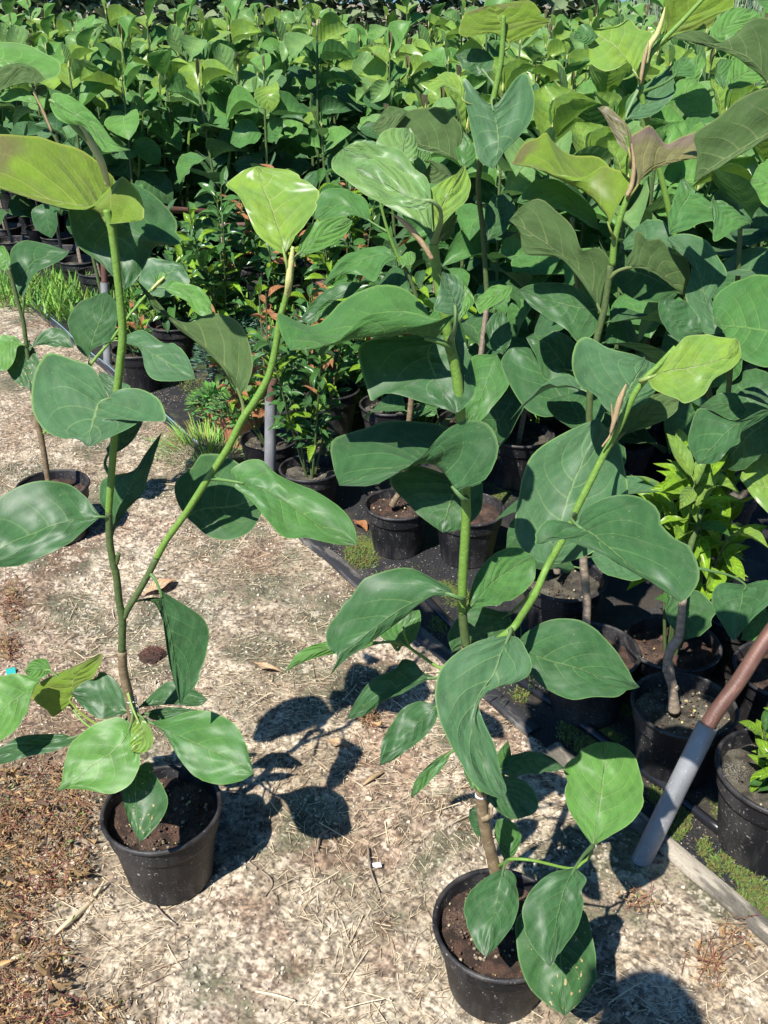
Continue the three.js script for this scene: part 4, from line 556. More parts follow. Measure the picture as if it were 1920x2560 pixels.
{
  const o = thing('person', 'person in a dark shirt standing at the viewpoint and holding up a phone', 'person', V(-0.235, 0, 0.06)); o.scale.setScalar(1.02);
  const limbs = [], shirt = [], trousers = [], L = (a, b, set) => { limbs.push([a, b]); if (set) set.push([a, b].map((p) => [p[0], p[1], p[2], p[3] + 0.012])); };
  L([0, 0.98, 0.02, 0.125], [0, 1.2, 0.02, 0.115], shirt); L([0, 1.2, 0.02, 0.115], [0, 1.33, 0.01, 0.125], shirt); L([-0.15, 1.4, 0.01, 0.062], [0.15, 1.4, 0.01, 0.062], shirt); L([0, 1.4, 0.01, 0.06], [0, 1.52, -0.02, 0.052]);
  const wrists = [];
  for (const s of [-1, 1]) {
    const wrist = [0.25 + s * 0.082, 1.36, 0.015, 0.026], elbow = s < 0 ? [-0.18, 1.11, -0.08, 0.038] : [0.31, 1.13, 0.11, 0.038]; wrists.push(wrist);
    L([s * 0.17, 1.395, 0.01, 0.055], elbow, shirt); L(elbow, wrist); L([s * 0.085, 0.93, 0.02, 0.088], [s * 0.1, 0.5, -0.005, 0.056], trousers); L([s * 0.1, 0.5, -0.005, 0.056], [s * 0.105, 0.09, 0.04, 0.038], trousers); L([s * 0.105, 0.05, 0.06, 0.04], [s * 0.12, 0.035, -0.12, 0.034]);
  }
  trousers.push([[0, 0.97, 0.02, 0.135], [0, 0.9, 0.02, 0.13]]);
  // each hand: palm beside the phone, four fingers round its far side, thumb on the near side
  const phoneAt = V(0.02, 1.5, 0).addScaledVector(UP, -0.058).addScaledVector(FW, -0.014).sub(o.position).divideScalar(1.02);
  const P = (x, u, f, r) => { const q = phoneAt.clone().add(V(x, 0, 0)).addScaledVector(UP, u).addScaledVector(FW, f); return [q.x, q.y, q.z, r]; };
  const hands = [-1, 1].map((s, i) => { const b = [[wrists[i], P(s * 0.066, -0.045, -0.018, 0.022)], [P(s * 0.066, -0.045, -0.018, 0.021), P(s * 0.062, 0.01, -0.01, 0.017)]]; [0.03, 0.01, -0.012, -0.034].forEach((u, k) => { const r = 0.0088 - 0.0004 * k, reach = [0.024, 0.021, 0.022, 0.028][k]; b.push([P(s * 0.062, u - 0.006, -0.008, r * 1.15), P(s * 0.053, u, 0.012, r)], [P(s * 0.053, u, 0.012, r), P(s * reach, u + 0.003, 0.0135, r * 0.8)]); }); b.push([P(s * 0.064, -0.035, -0.02, 0.013), P(s * 0.05, -0.012, -0.024, 0.0105)], [P(s * 0.05, -0.012, -0.024, 0.0105), P(s * 0.028, 0.004, -0.019, 0.0085)]); return b; });
  const head = (x, y, z) => { const hx = x, hy = y - 1.635, hz = z + 0.03; let d = Math.hypot(hx / 0.074, (hy - 0.02) / 0.1, (hz - 0.012) / 0.095) * 0.085 - 0.085; d = smin(d, cone(hx, hy, hz, [0, -0.03, -0.03, 0.058], [0, -0.085, -0.052, 0.03]), 0.03); d = smin(d, cone(hx, hy, hz, [0, 0.01, -0.088, 0.009], [0, -0.03, -0.106, 0.014]), 0.012); for (const s of [-1, 1]) { d = smin(d, cone(hx, hy, hz, [s * 0.076, 0.012, 0.012, 0.012], [s * 0.072, -0.022, 0.004, 0.009]), 0.008); d = Math.max(d, -(Math.hypot(hx - s * 0.031, hy - 0.008, hz + 0.099) - 0.016)); d = Math.min(d, Math.hypot(hx - s * 0.031, hy - 0.008, hz + 0.079) - 0.0135); } d = smin(d, cone(hx, hy, hz, [-0.022, -0.062, -0.084, 0.007], [0.022, -0.062, -0.084, 0.007]), 0.006); return smin(d, cone(x, y, z, [0, 1.4, 0.01, 0.06], [0, 1.54, -0.025, 0.052]), 0.02); };
  const skin = std({ color: new THREE.Color(0.42, 0.25, 0.17), roughness: 0.6 });
  const body = mergeGeometries([sdfMesh(chain(limbs, 0.045), V(0.05, 0.86, 0.02), 0.9, 100), sdfMesh(head, V(0, 1.63, -0.02), 0.17, 64), ...hands.map((b, i) => sdfMesh(chain(b, 0.006), phoneAt.clone().add(V((i ? 1 : -1) * 0.055, -0.02, 0.02)), 0.1, 60))]);
  part('body', body, skin, o);
  part('shirt', sdfMesh(chain(shirt, 0.05), V(0.06, 1.2, 0.02), 0.44, 60), std({ color: new THREE.Color(0.03, 0.035, 0.06), roughness: 0.9 }), o);
  part('trousers', sdfMesh(chain(trousers, 0.05), V(0, 0.54, 0), 0.56, 60), std({ color: new THREE.Color(0.05, 0.06, 0.09), roughness: 0.9 }), o);
  part('hair', sdfMesh((x, y, z) => Math.max(Math.hypot(x / 0.084, (y - 1.662) / 0.104, (z + 0.01) / 0.104) * 0.09 - 0.09, 0.03 - (y - 1.635) - Math.max(0, z + 0.04) * 1.4), V(0, 1.66, -0.01), 0.15, 48), std({ color: new THREE.Color(0.03, 0.02, 0.014), roughness: 0.7 }), o);
  const ph = thing('phone', 'flat dark phone held up in both hands at the viewpoint', 'phone', V(0.02, 1.5, 0).addScaledVector(UP, -0.058).addScaledVector(FW, -0.014)), slab = new THREE.Shape(), w = 0.039, h2 = 0.078, c = 0.009;
  slab.moveTo(-w + c, -h2); slab.lineTo(w - c, -h2); slab.quadraticCurveTo(w, -h2, w, -h2 + c); slab.lineTo(w, h2 - c); slab.quadraticCurveTo(w, h2, w - c, h2); slab.lineTo(-w + c, h2); slab.quadraticCurveTo(-w, h2, -w, h2 - c); slab.lineTo(-w, -h2 + c); slab.quadraticCurveTo(-w, -h2, -w + c, -h2);
  const g = new THREE.ExtrudeGeometry(slab, { depth: 0.006, bevelEnabled: true, bevelSize: 0.001, bevelThickness: 0.001, bevelSegments: 2 }); g.translate(0, 0, -0.004); g.applyQuaternion(camera.quaternion); part('case', g, std({ color: new THREE.Color(0.02, 0.02, 0.025), roughness: 0.4 }), ph);
  const glass = new THREE.PlaneGeometry(0.07, 0.148); glass.translate(0, 0, 0.0045); glass.applyQuaternion(camera.quaternion); part('screen', glass, std({ color: new THREE.Color(0.01, 0.01, 0.012), roughness: 0.1 }), ph);
}
// ---------------------------------------------------------------- hoops: rusty pipe bent into a galvanised sleeve
const zincLook = std({ map: texture(128, 512, (x, y) => { const f = fbm(x * 4, y * 14, 701, 4, 4), s = noise(x * 60, y * 160, 705, 60); return mix3(mix3([0.13, 0.135, 0.14], [0.36, 0.365, 0.37], f), [0.62, 0.62, 0.6], 0.7 * sstep(0.9, 0.97, s)).map((c) => c); }), metalness: 0.3, roughness: 0.55, bumpMap: barkBump, bumpScale: 0.0003 });
const rustLook = std({ map: texture(128, 512, (x, y) => { const f = fbm(x * 8, y * 24, 711, 5, 8), s = noise(x * 40, y * 150, 715, 40); return mix3(mix3([0.07, 0.032, 0.022], [0.19, 0.095, 0.07], f), [0.28, 0.17, 0.12], 0.5 * sstep(0.8, 0.95, s)); }), metalness: 0.15, roughness: 0.55, bumpMap: barkBump, bumpScale: 0.0005 });
function hoop(label, base, top, bend, r) {
  const o = thing('tunnel_hoop', label, 'hoop', base, 'metal hoops along the bed'), L = (p) => p.clone().sub(base), dir = L(top).normalize();
  const outer = tube([L(top).addScaledVector(dir, -L(top).length() - 0.05), L(top).multiplyScalar(0.5), L(top)], [r], 22, 4, false), inner = tube([L(top), L(top).addScaledVector(dir, -0.12)], [r * 0.86], 22, 2, false), lip = new THREE.RingGeometry(r * 0.86, r, 22); lip.applyQuaternion(new THREE.Quaternion().setFromUnitVectors(V(0, 0, 1), dir)); lip.translate(...L(top).toArray());
  part('sleeve', mergeGeometries([outer, inner, lip]), zincLook, o);
  part('pipe', tube([L(top).addScaledVector(dir, -0.15), L(top), ...bend.map(L)], [r * 0.74], 18, 8), rustLook, o);
}
hoop('thick galvanised stake with a rusty hoop leaning over the bed, nearest at the mat border', onGround(1606, 2146), bedPoint(0, 0, 0).lerp(at(1770, 1812, 1.412), 1), [at(1845, 1705, 1.447), at(1920, 1590, 1.483), at(2010, 1478, 1.535), at(2130, 1380, 1.61), at(2300, 1300, 1.72)], 0.0198);
hoop('galvanised stake with a rusty hoop bending over the laurel pots, second from the front', onGround(674, 1262), at(677, 1000, 2.8), [at(682, 965, 2.805), at(692, 925, 2.815), at(712, 893, 2.83), at(742, 866, 2.86), at(790, 848, 2.92), at(900, 830, 3.05), at(1060, 830, 3.2)], 0.0185);
hoop('galvanised stake with a rusty hoop beside the tree pots, farthest from the viewer', onGround(270, 916), at(262, 706, 4.16), [at(260, 670, 4.165), at(258, 630, 4.17), at(262, 580, 4.19), at(290, 540, 4.23), at(360, 522, 4.3), at(520, 530, 4.5)], 0.019);
single('rusty_bar', tube([at(540, 566, 4.6), at(600, 563, 4.62), at(660, 560, 4.65)], [0.013], 10, 4), rustLook, 'short rusty bar lying level between the shrubs in front of the magnolias', 'bar');
single('irrigation_pipe', tube([[1010, 1425], [1064, 1492], [1120, 1552], [1200, 1622], [1300, 1700], [1400, 1770], [1511, 1852], [1660, 1965], [1800, 2075]].map(([x, y]) => onGround(x, y, 0.016)), [0.011], 12, 6), new THREE.MeshPhysicalMaterial({ color: new THREE.Color(0.012, 0.012, 0.014), roughness: 0.3, clearcoat: 0.5, clearcoatRoughness: 0.2 }), 'shiny black irrigation pipe on the mat in front of the pots', 'pipe');

// ---------------------------------------------------------------- laurels and other small shrubs in pots
const BAY = []; for (let i = 0; i < 5; i++) BAY.push(leafShape(1200 + i, { width: 0.32 + 0.025 * i, obovate: 0.6, blunt: 0.95, crease: 0.5, cup: 0.35 + 0.1 * i, droop: 0.12 * i, wave: 0.035, nu: 3, nv: 8 }));
function shrub(name, label, x, d, { h = 0.5, spread = 0.14, stems = 4, leaves = 80, size = 0.07, tones = ['laurel', 'laurel', 'lime'], topTones, potScale = 1, look = 1, group, pot = true, dead = 0, seed = 1, bare = 0.25 } = {}) {
  srand(seed); const o = thing(name, label, 'potted shrub', V(x, 0, -d), group); if (pot) addPot(o, { scale: potScale, turn: rr(0, 6), peat: Math.floor(rr(0, 2)), look, bits: 60 });
  const y0 = pot ? 0.14 * potScale : 0;
  for (let k = 0; k < stems; k++) {
    const a = k * 2.4 + rr(-0.4, 0.4), q = k ? spread * rr(0.5, 1) : 0.02, hh = (h - y0) * (k ? rr(0.65, 1) : 1), c = new THREE.CatmullRomCurve3([V(Math.cos(a) * 0.012, y0, Math.sin(a) * 0.012), V(Math.cos(a) * q * 0.5, y0 + hh * 0.4, Math.sin(a) * q * 0.5), V(Math.cos(a) * q, y0 + hh, Math.sin(a) * q)]);
    part('stem', tube([c.getPoint(0), c.getPoint(0.5), c.getPoint(1)], [0.0045, 0.0036, 0.002], 5, 4), STEM.olive, o);
    const N = Math.round(leaves / stems);
    for (let i = 0; i < N; i++) { const t = mix(bare, 1, Math.pow((i + rnd()) / N, 0.8)), top = t > 0.85, tone = rnd() < dead ? 'dead' : top && topTones ? pick(topTones) : pick(tones); sunLeaf(o, pick(BAY), tone, c.getPoint(t), i * 2.4 + rr(-0.4, 0.4) + k, mix(-0.1, 0.75, t) + rr(-0.35, 0.35), rr(0.1, 0.6), 0.4, size * rr(0.8, 1.35) * (tone === 'dead' ? 0.9 : 1)); }
  }
  return o;
}
const bedAt = (px, py, h) => { const p = onGround(px, py, h); return [p.x, -p.z]; };
shrub('potted_laurel', 'dense glossy laurel with serrated leaves in a black pot right of the middle stake', ...bedAt(775, 1165, 0.165), { h: 0.72, spread: 0.15, stems: 6, leaves: 230, size: 0.066, tones: ['laurel', 'laurel', 'lime', 'dark'], potScale: 0.9, dead: 0.05, seed: 31, bare: 0.3 });
shrub('potted_laurel', 'laurel mixed with orange dead leaves in the pot behind the middle stake', ...bedAt(672, 1092, 0.165), { h: 0.66, spread: 0.16, stems: 5, leaves: 70, size: 0.075, tones: ['laurel', 'dead', 'lime'], potScale: 0.9, dead: 0.3, seed: 37, bare: 0.4 });
shrub('potted_laurel', 'low laurel with bright lime leaves in the big pot beside the nearest stake', ...bedAt(1955, 1935, 0.19), { h: 0.28, spread: 0.08, stems: 7, leaves: 90, size: 0.062, tones: ['lime', 'lime', 'laurel'], potScale: 1.12, look: 2, seed: 41, bare: 0.2 });
shrub('potted_laurel', 'tall laurel with lime-yellow shoots under the right-hand magnolias', 0.665, 1.8, { h: 0.7, spread: 0.14, stems: 7, leaves: 150, size: 0.092, tones: ['lime', 'lime', 'lime', 'laurel'], topTones: ['lime', 'lime', 'yellow'], seed: 47, bare: 0.55 });
shrub('potted_laurel', 'bushy green shrub with a few brown leaves left of the lemon-leaved fork', -0.68, 3.95, { h: 0.78, spread: 0.2, stems: 8, leaves: 250, size: 0.09, tones: ['laurel', 'laurel', 'lime', 'mid'], dead: 0.03, seed: 53, bare: 0.2 });
shrub('potted_laurel', 'browning shrub with hanging orange leaves behind the lemon-leaved fork', -0.44, 4.05, { h: 0.84, spread: 0.2, stems: 7, leaves: 190, size: 0.095, tones: ['laurel', 'lime', 'laurel', 'dark'], dead: 0.14, seed: 59, bare: 0.3 });
shrub('potted_laurel', 'shrub with yellow-tipped leaves and rusty old foliage below the small magnolia stem', -0.16, 3.85, { h: 0.86, spread: 0.2, stems: 7, leaves: 220, size: 0.09, tones: ['laurel', 'laurel', 'lime'], dead: 0.08, seed: 61, bare: 0.25 });
shrub('potted_laurel', 'dark green shrub in the shade behind the left plant\'s thin branch', -0.95, 4.2, { h: 0.66, spread: 0.2, stems: 7, leaves: 230, size: 0.09, tones: ['laurel', 'dark', 'lime'], seed: 67, bare: 0.2 });
shrub('potted_oak', 'low seedling with round lime leaves in a pot by the farthest stake', -1.03, 3.85, { h: 0.36, spread: 0.12, stems: 5, leaves: 46, size: 0.065, tones: ['lime', 'laurel', 'dead'], seed: 71, bare: 0.3 });
shrub('potted_laurel', 'shrub with deep green leaves just behind the dense glossy laurel', 0.02, 3.25, { h: 0.74, spread: 0.18, stems: 6, leaves: 180, size: 0.085, tones: ['laurel', 'dark', 'lime'], dead: 0.08, seed: 73, bare: 0.25 });
shrub('potted_laurel', 'thin shrub with fallen orange leaves caught in it, behind the middle laurels', -0.2, 3.4, { h: 0.56, spread: 0.16, stems: 5, leaves: 140, size: 0.085, tones: ['laurel', 'dead', 'laurel', 'lime'], seed: 79, bare: 0.2 });
shrub('potted_laurel', 'pale-leaved shrub at the foot of the near magnolia rows', 0.3, 3.1, { h: 0.6, spread: 0.16, stems: 6, leaves: 90, size: 0.075, tones: ['laurel', 'lime', 'laurel'], seed: 83, bare: 0.2 });

// terracotta bowls and low mounds
function mound(name, label, x, d, r, h, { n = 900, color = [0.06, 0.17, 0.02], len = 0.03, base = 0, terracotta = 0, seed = 1, grass = false } = {}) {
  srand(seed); const o = thing(name, label, 'potted plant', V(x, 0, -d));
  if (terracotta) { const R = terracotta; part('bowl', ring([[0, 0.004], [R * 0.7, 0.004], [R * 0.74, 0.012], [R * 0.92, base - 0.028], [R * 1.0, base - 0.026], [R * 1.02, base], [R * 0.93, base], [R * 0.9, base - 0.02], [0, base - 0.02]]), terraLook, o); }
  else if (base && !grass) addPot(o, { scale: base / POT_H, turn: 1, look: 0 });
  const list = []; for (let i = 0; i < n; i++) { const a = rr(0, 6.28), q = Math.sqrt(rnd()), e = Math.acos(Math.min(1, q)), p = grass ? V(Math.cos(a) * r * q, base - 0.02, Math.sin(a) * r * q) : V(Math.cos(a) * r * q, base - 0.03 + h * Math.sin(e) * rr(0.35, 1), Math.sin(a) * r * q); list.push([p, Q4(rr(-0.3, 0.3), -a, grass ? mix(1.5, 0.75, q) + rr(-0.2, 0.2) : rr(0, 1.3)), V(grass ? h * rr(0.5, 1.2) : len * rr(0.6, 1.3), grass ? h : len * rr(0.6, 1.2), grass ? 0.006 : len * rr(0.8, 1.2)), new THREE.Color().setRGB(...color.map((c) => c * rr(0.6, 1.5)))]); }
  stuff('foliage', grass ? BLADE : SMALL, plainLeaf, list, '', o); return o;
}
const SMALL = leafShape(1300, { width: 0.3, cup: 0.3, droop: 0.1, nu: 1, nv: 4, blunt: 0.9 });
const BLADE = blade([V(0, 0, 0), V(0.5, 0, 0), V(0.85, -0.08, 0), V(1, -0.2, 0)], [V(0.4, 0, -0.28), V(0.8, -0.06, -0.2)], [V(0.4, 0, 0.28), V(0.8, -0.06, 0.2)], { nu: 1, nv: 5 });
const plainLeaf = new THREE.MeshPhysicalMaterial({ color: 0xffffff, roughness: 0.9, transmission: 0.3, thickness: 0, clearcoat: 0.3, clearcoatRoughness: 0.4 });
mound('hebe_bowl', 'terracotta bowl filled with narrow green leaves on the mat', -0.648, 3.45, 0.085, 0.09, { n: 700, terracotta: 0.07, base: 0.09, len: 0.045, color: [0.09, 0.24, 0.03], seed: 91 });
mound('planted_bowl', 'small terracotta pot half hidden by the bright branch', -0.53, 3.28, 0.09, 0.1, { n: 400, terracotta: 0.085, base: 0.13, len: 0.05, color: [0.09, 0.22, 0.03], seed: 92 });
mound('hebe_mound', 'mounded grey-green fine-leaved plant left of the middle stake', -0.42, 3.78, 0.2, 0.2, { n: 2600, base: 0.1, len: 0.04, color: [0.09, 0.2, 0.07], seed: 93 });
mound('hebe_mound', 'mounded bluish fine-leaved plant beside the terracotta bowl', -0.62, 3.9, 0.17, 0.22, { n: 2200, base: 0.1, len: 0.04, color: [0.06, 0.17, 0.08], seed: 94 });
mound('hebe_mound', 'bright green low mound under the long drooping leaf of the front right plant', -0.2, 3.62, 0.2, 0.16, { n: 2000, base: 0.08, len: 0.04, color: [0.1, 0.26, 0.03], seed: 95 });
mound('grass_tuft', 'tuft of fine bright grass on the mossy mat', -0.64, 3.2, 0.16, 0.1, { n: 500, base: 0.02, grass: true, color: [0.22, 0.36, 0.06], seed: 96 }).userData.category = 'grass tuft';
mound('grass_tuft', 'thin shaded grass growing from the mat between the dark pots', 0.36, 1.88, 0.12, 0.12, { n: 40, base: 0.03, grass: true, color: [0.05, 0.14, 0.02], seed: 97 }).userData.category = 'grass tuft';

// weeds between the rows, moss on the mat
srand(5100);
{ const list = []; for (const [x0, d0, r, n] of [[0.42, 3.6, 0.5, 900], [0.9, 4.1, 0.5, 700], [0.1, 4.2, 0.4, 500], [-1.75, 5.2, 0.45, 800], [-1.5, 4.9, 0.3, 500], [-0.75, 4.6, 0.5, 500]]) for (let i = 0; i < n; i++) { const a = rr(0, 6.28), q = r * Math.sqrt(rnd()); list.push([V(x0 + Math.cos(a) * q, 0.005, -d0 - Math.sin(a) * q * 0.7), Q4(rr(-0.4, 0.4), rr(0, 6.28), rr(0.7, 1.5)), V(rr(0.08, 0.2), 0.05, rr(0.01, 0.022)), new THREE.Color().setRGB(rr(0.1, 0.22), rr(0.25, 0.42), rr(0.02, 0.05))]); } stuff('grass', BLADE, plainLeaf, list, 'bright grass and weeds between the rows of pots', null, 'grass'); }
{ const list = []; for (const [px, py, rx, ry, n] of [[905, 1400, 42, 26, 900], [890, 1380, 30, 18, 500], [560, 1040, 60, 30, 700], [480, 960, 40, 30, 500], [600, 1085, 50, 25, 500], [310, 900, 40, 18, 300], [1700, 2040, 34, 50, 700], [1690, 2080, 22, 26, 400], [1880, 2230, 45, 40, 800], [1905, 2280, 30, 40, 500], [1100, 1560, 30, 30, 300], [1420, 1830, 28, 40, 400], [1165, 1500, 30, 24, 250], [1640, 1990, 24, 30, 300], [1800, 2160, 40, 30, 350], [1760, 2120, 20, 30, 200], [1850, 2190, 30, 24, 250], [1560, 1940, 24, 30, 260], [1450, 1870, 20, 30, 200], [1300, 1740, 24, 20, 160], [1230, 1650, 20, 24, 160], [960, 1450, 40, 20, 260], [1000, 1490, 30, 20, 160]]) for (let i = 0; i < n; i++) { const a = rr(0, 6.28), q = Math.sqrt(rnd()) * rr(0.6, 1.1), p = onGround(px + Math.cos(a) * rx * q, py + Math.sin(a) * ry * q, 0.008); list.push([p, Q4(rr(-0.6, 0.6), rr(0, 6.28), rr(0.3, 1.5)), V(rr(0.005, 0.015), 0.006, rr(0.003, 0.006)), new THREE.Color().setRGB(rr(0.07, 0.19), rr(0.1, 0.23), rr(0.01, 0.03))]); } stuff('moss', BLADE, plainLeaf, list, 'yellow-green moss cushions on the weed mat', null, 'moss'); }
// ---------------------------------------------------------------- litter on the path
const dryLook = std({ color: 0xffffff, roughness: 0.95 });
const rod = new THREE.CylinderGeometry(0.5, 0.35, 1, 5, 3); { const p = rod.attributes.position; for (let i = 0; i < p.count; i++) p.setX(i, p.getX(i) + 1.1 * Math.cos(p.getY(i) * 3) * 0.5); rod.rotateZ(Math.PI / 2); rod.computeVertexNormals(); }
srand(5200);
{ const list = []; for (let i = 0; i < 70000; i++) { const d = 0.55 + 3.9 * Math.pow(rnd(), 1.25), x = rr(-1.7, 1.1), v = inBed(x, d); if (v > -0.012 || Math.abs(x) > 0.42 * (d * 0.88 + 0.75)) continue; if (fbm(x * 4 + 3, d * 4, 721, 3) < rr(0.34, 0.6)) continue; const big = rnd() < 0.035, L = (big ? rr(0.04, 0.09) : rr(0.006, 0.032)), w = big ? rr(0.0014, 0.003) : rr(0.0008, 0.0017), t = rnd(), k = rr(0.65, 1.15); list.push([V(x, groundHeight(x, d) + w + rr(0.0005, 0.004), -d), Q4(rr(0, 6), 7 * fbm(x * 2.2 + 5, d * 2.2, 729, 2) + rr(-0.9, 0.9) * (rnd() < 0.3 ? 3 : 1), rr(-0.16, 0.16), 'YZX'), V(L, w, w * 0.8), new THREE.Color().setRGB(...(t < 0.62 ? [0.66 * k, 0.54 * k, 0.36 * k] : t < 0.85 ? [0.4 * k, 0.29 * k, 0.18 * k] : [0.2 * k, 0.12 * k, 0.07 * k]))]); } stuff('dry_straw', rod, dryLook, list, 'bits of dry straw and stalks strewn over the soil path', null, 'straw'); }
{ const list = []; for (let i = 0; i < 34000; i++) { const d = 0.55 + 3.2 * Math.pow(rnd(), 1.3), x = rr(-1.5, 1.1), v = inBed(x, d); if (v > -0.015 || Math.abs(x) > 0.42 * (d * 0.88 + 0.75) || fbm(x * 6, d * 6, 731, 3) < rr(0.34, 0.58)) continue; const s = rnd() < 0.012 ? rr(0.004, 0.009) : rr(0.001, 0.0045), t = rnd(), k = rr(0.75, 1.1); list.push([V(x, groundHeight(x, d) + s * 0.35, -d), Q4(rr(0, 6), rr(0, 6), rr(0, 6)), V(s, s * rr(0.5, 0.9), s * rr(0.7, 1.2)), new THREE.Color().setRGB(...(t < 0.75 ? [0.5 * k, 0.43 * k, 0.33 * k] : t < 0.93 ? [0.3 * k, 0.22 * k, 0.16 * k] : [0.55 * k, 0.48 * k, 0.38 * k]))]); } stuff('soil_crumbs', crumb, crumbLook, list, 'crumbs of dry soil and small stones on the path', null, 'soil crumbs'); }
{ const list = []; for (let i = 0; i < 9000; i++) { const u = rr(-0.9, 3.2), v = 0.02 + 0.5 * rnd() * rnd(), p = bedPoint(u, v, matHeight(u, v)); if (fbm(u * 7, v * 7, 737, 3) < rr(0.3, 0.6)) continue; const s = rr(0.0008, 0.003), t = rnd(), k = rr(0.7, 1.1); list.push([p, Q4(rr(0, 6), rr(0, 6), rr(0, 6)), V(s, s * 0.6, s), new THREE.Color().setRGB(...(t < 0.5 ? [0.2 * k, 0.18 * k, 0.15 * k] : t < 0.85 ? [0.34 * k, 0.3 * k, 0.25 * k] : [0.1 * k, 0.06 * k, 0.04 * k]))]); } stuff('mat_grit', crumb, crumbLook, list, 'grey grit and soil crumbs lying on the border of the weed mat', null, 'grit'); }
// dead brown weeds, lower left and in two small patches
const CURL = leafShape(1310, { width: 0.42, cup: 1.0, droop: 0.5, wave: 0.08, nu: 2, nv: 5, blunt: 0.85 });
srand(5300);
{ const list = [], rods = []; let tries = 0;
  const add = (x, d, k) => { const t = rnd(), s = (rnd() < 0.05 ? rr(0.025, 0.045) : rr(0.006, 0.018)) * k, b = rr(0.4, 1.2); list.push([V(x, groundHeight(x, d) + rr(0.001, 0.06) * k * rnd() * (0.3 + 1.2 * fbm(x * 9, d * 9, 735, 2)), -d), Q4(rr(0, 6), rr(0, 6.28), rr(-0.9, 0.9)), s, new THREE.Color().setRGB(...(t < 0.55 ? [0.33 * b, 0.21 * b, 0.09 * b] : t < 0.82 ? [0.5 * b, 0.32 * b, 0.14 * b] : t < 0.965 ? [0.13 * b, 0.075 * b, 0.04 * b] : [0.2 * b, 0.28 * b, 0.07 * b]))]); if (rnd() < 0.22) rods.push([V(x, groundHeight(x, d) + rr(0.004, 0.02), -d), Q4(rr(0, 6), rr(0, 6.28), rr(-0.4, 1.3), 'YZX'), V(rr(0.03, 0.1), 0.0015, 0.0015), new THREE.Color().setRGB(...(rnd() < 0.4 ? [0.22, 0.06, 0.05] : [0.3, 0.17, 0.09]))]); };
  while (list.length < 10000 && tries++ < 120000) { const d = rr(0.62, 1.75), x = rr(-1.0, -0.2); if (weedy(x, d) > rr(0.25, 0.9)) add(x, d, 1); }
  for (const [px, py, rx, ry, n] of [[1770, 2420, 60, 60, 110], [1830, 2350, 70, 45, 90], [1600, 2260, 70, 40, 60], [925, 1800, 30, 30, 110], [30, 1500, 40, 70, 260], [15, 1620, 40, 40, 180]]) for (let i = 0; i < n; i++) { const a = rr(0, 6.28), q = rnd(), p = onGround(px + Math.cos(a) * rx * q, py + Math.sin(a) * ry * q); add(p.x, -p.z, 0.8); }
  stuff('dead_weeds', CURL, plainDead(), list, 'heap of dead brown curled weeds along the left of the path', null, 'dead weeds'); stuff('dead_stalks', rod, dryLook, rods, 'reddish dry stalks among the dead weeds', null, 'dead stalks'); }
function plainDead() { return new THREE.MeshPhysicalMaterial({ color: 0xffffff, roughness: 0.85, transmission: 0.15, thickness: 0 }); }
// fallen leaves, a stone and other single bits
function fallen(label, look, pts, w, lift = 0.012) { const p = pts.map(([x, y], i) => onGround(x, y, 0.006 + lift * Math.sin(i * 1.7 + 0.4) ** 2)), across = p.at(-1).clone().sub(p[0]).cross(V(0, 1, 0)).normalize(), k = [0.6, 1, 0.75]; const mid = [p[0], p[0].clone().lerp(p[1], 0.6), p[1], p[1].clone().lerp(p[2], 0.5), p[2]]; single('fallen_leaf', blade(mid, k.map((q, i) => mid[i + 1].clone().addScaledVector(across, w * q).add(V(0, lift * (0.7 + 0.3 * i), 0))), k.map((q, i) => mid[i + 1].clone().addScaledVector(across, -w * q * 0.9).add(V(0, lift * (0.5 + 0.2 * i), 0))), { nu: 4, nv: 10, ripple: 0.003 }), LEAF[look], label, 'fallen leaf'); }
fallen('broad tan fallen leaf beside the fork of the front left plant', 'straw', [[352, 1490], [395, 1468], [442, 1450]], 0.026);
fallen('narrow orange-brown fallen leaf in the middle of the path', 'straw', [[622, 1652], [662, 1668], [706, 1680]], 0.011, 0.006);
fallen('half-shaded tan fallen leaf in the shadow left of the front right plant', 'straw', [[806, 1850], [842, 1858], [880, 1868]], 0.013, 0.006);
fallen('orange-brown fallen leaf on the mat against the small scuffed pot', 'dead', [[880, 1300], [902, 1312], [918, 1330]], 0.02);
fallen('dark tan fallen leaf below the dead weeds at the left', 'straw', [[108, 2440], [140, 2425], [160, 2412]], 0.012, 0.008);
single('bark_chip', tube([onGround(908, 1962, 0.006), onGround(930, 1944, 0.012), onGround(957, 1930, 0.006)], [0.002, 0.006, 0.003], 6, 4), STEM.sheath, 'orange bark chip on the bare soil between the two front plants', 'bark chip');
single('white_stone', crumb.clone().scale(0.011, 0.008, 0.009).translate(...onGround(943, 2163, 0.005).toArray()), std({ color: new THREE.Color(0.75, 0.73, 0.7), roughness: 0.7 }), 'small white stone on the soil left of the nearest pot', 'stone');
single('plastic_scrap', new THREE.BoxGeometry(0.022, 0.016, 0.002).rotateX(-0.7).rotateY(0.4).translate(...onGround(27, 1678, 0.008).toArray()), std({ color: new THREE.Color(0.01, 0.33, 0.3), roughness: 0.4 }), 'small teal plastic scrap on the soil at the left border', 'scrap');
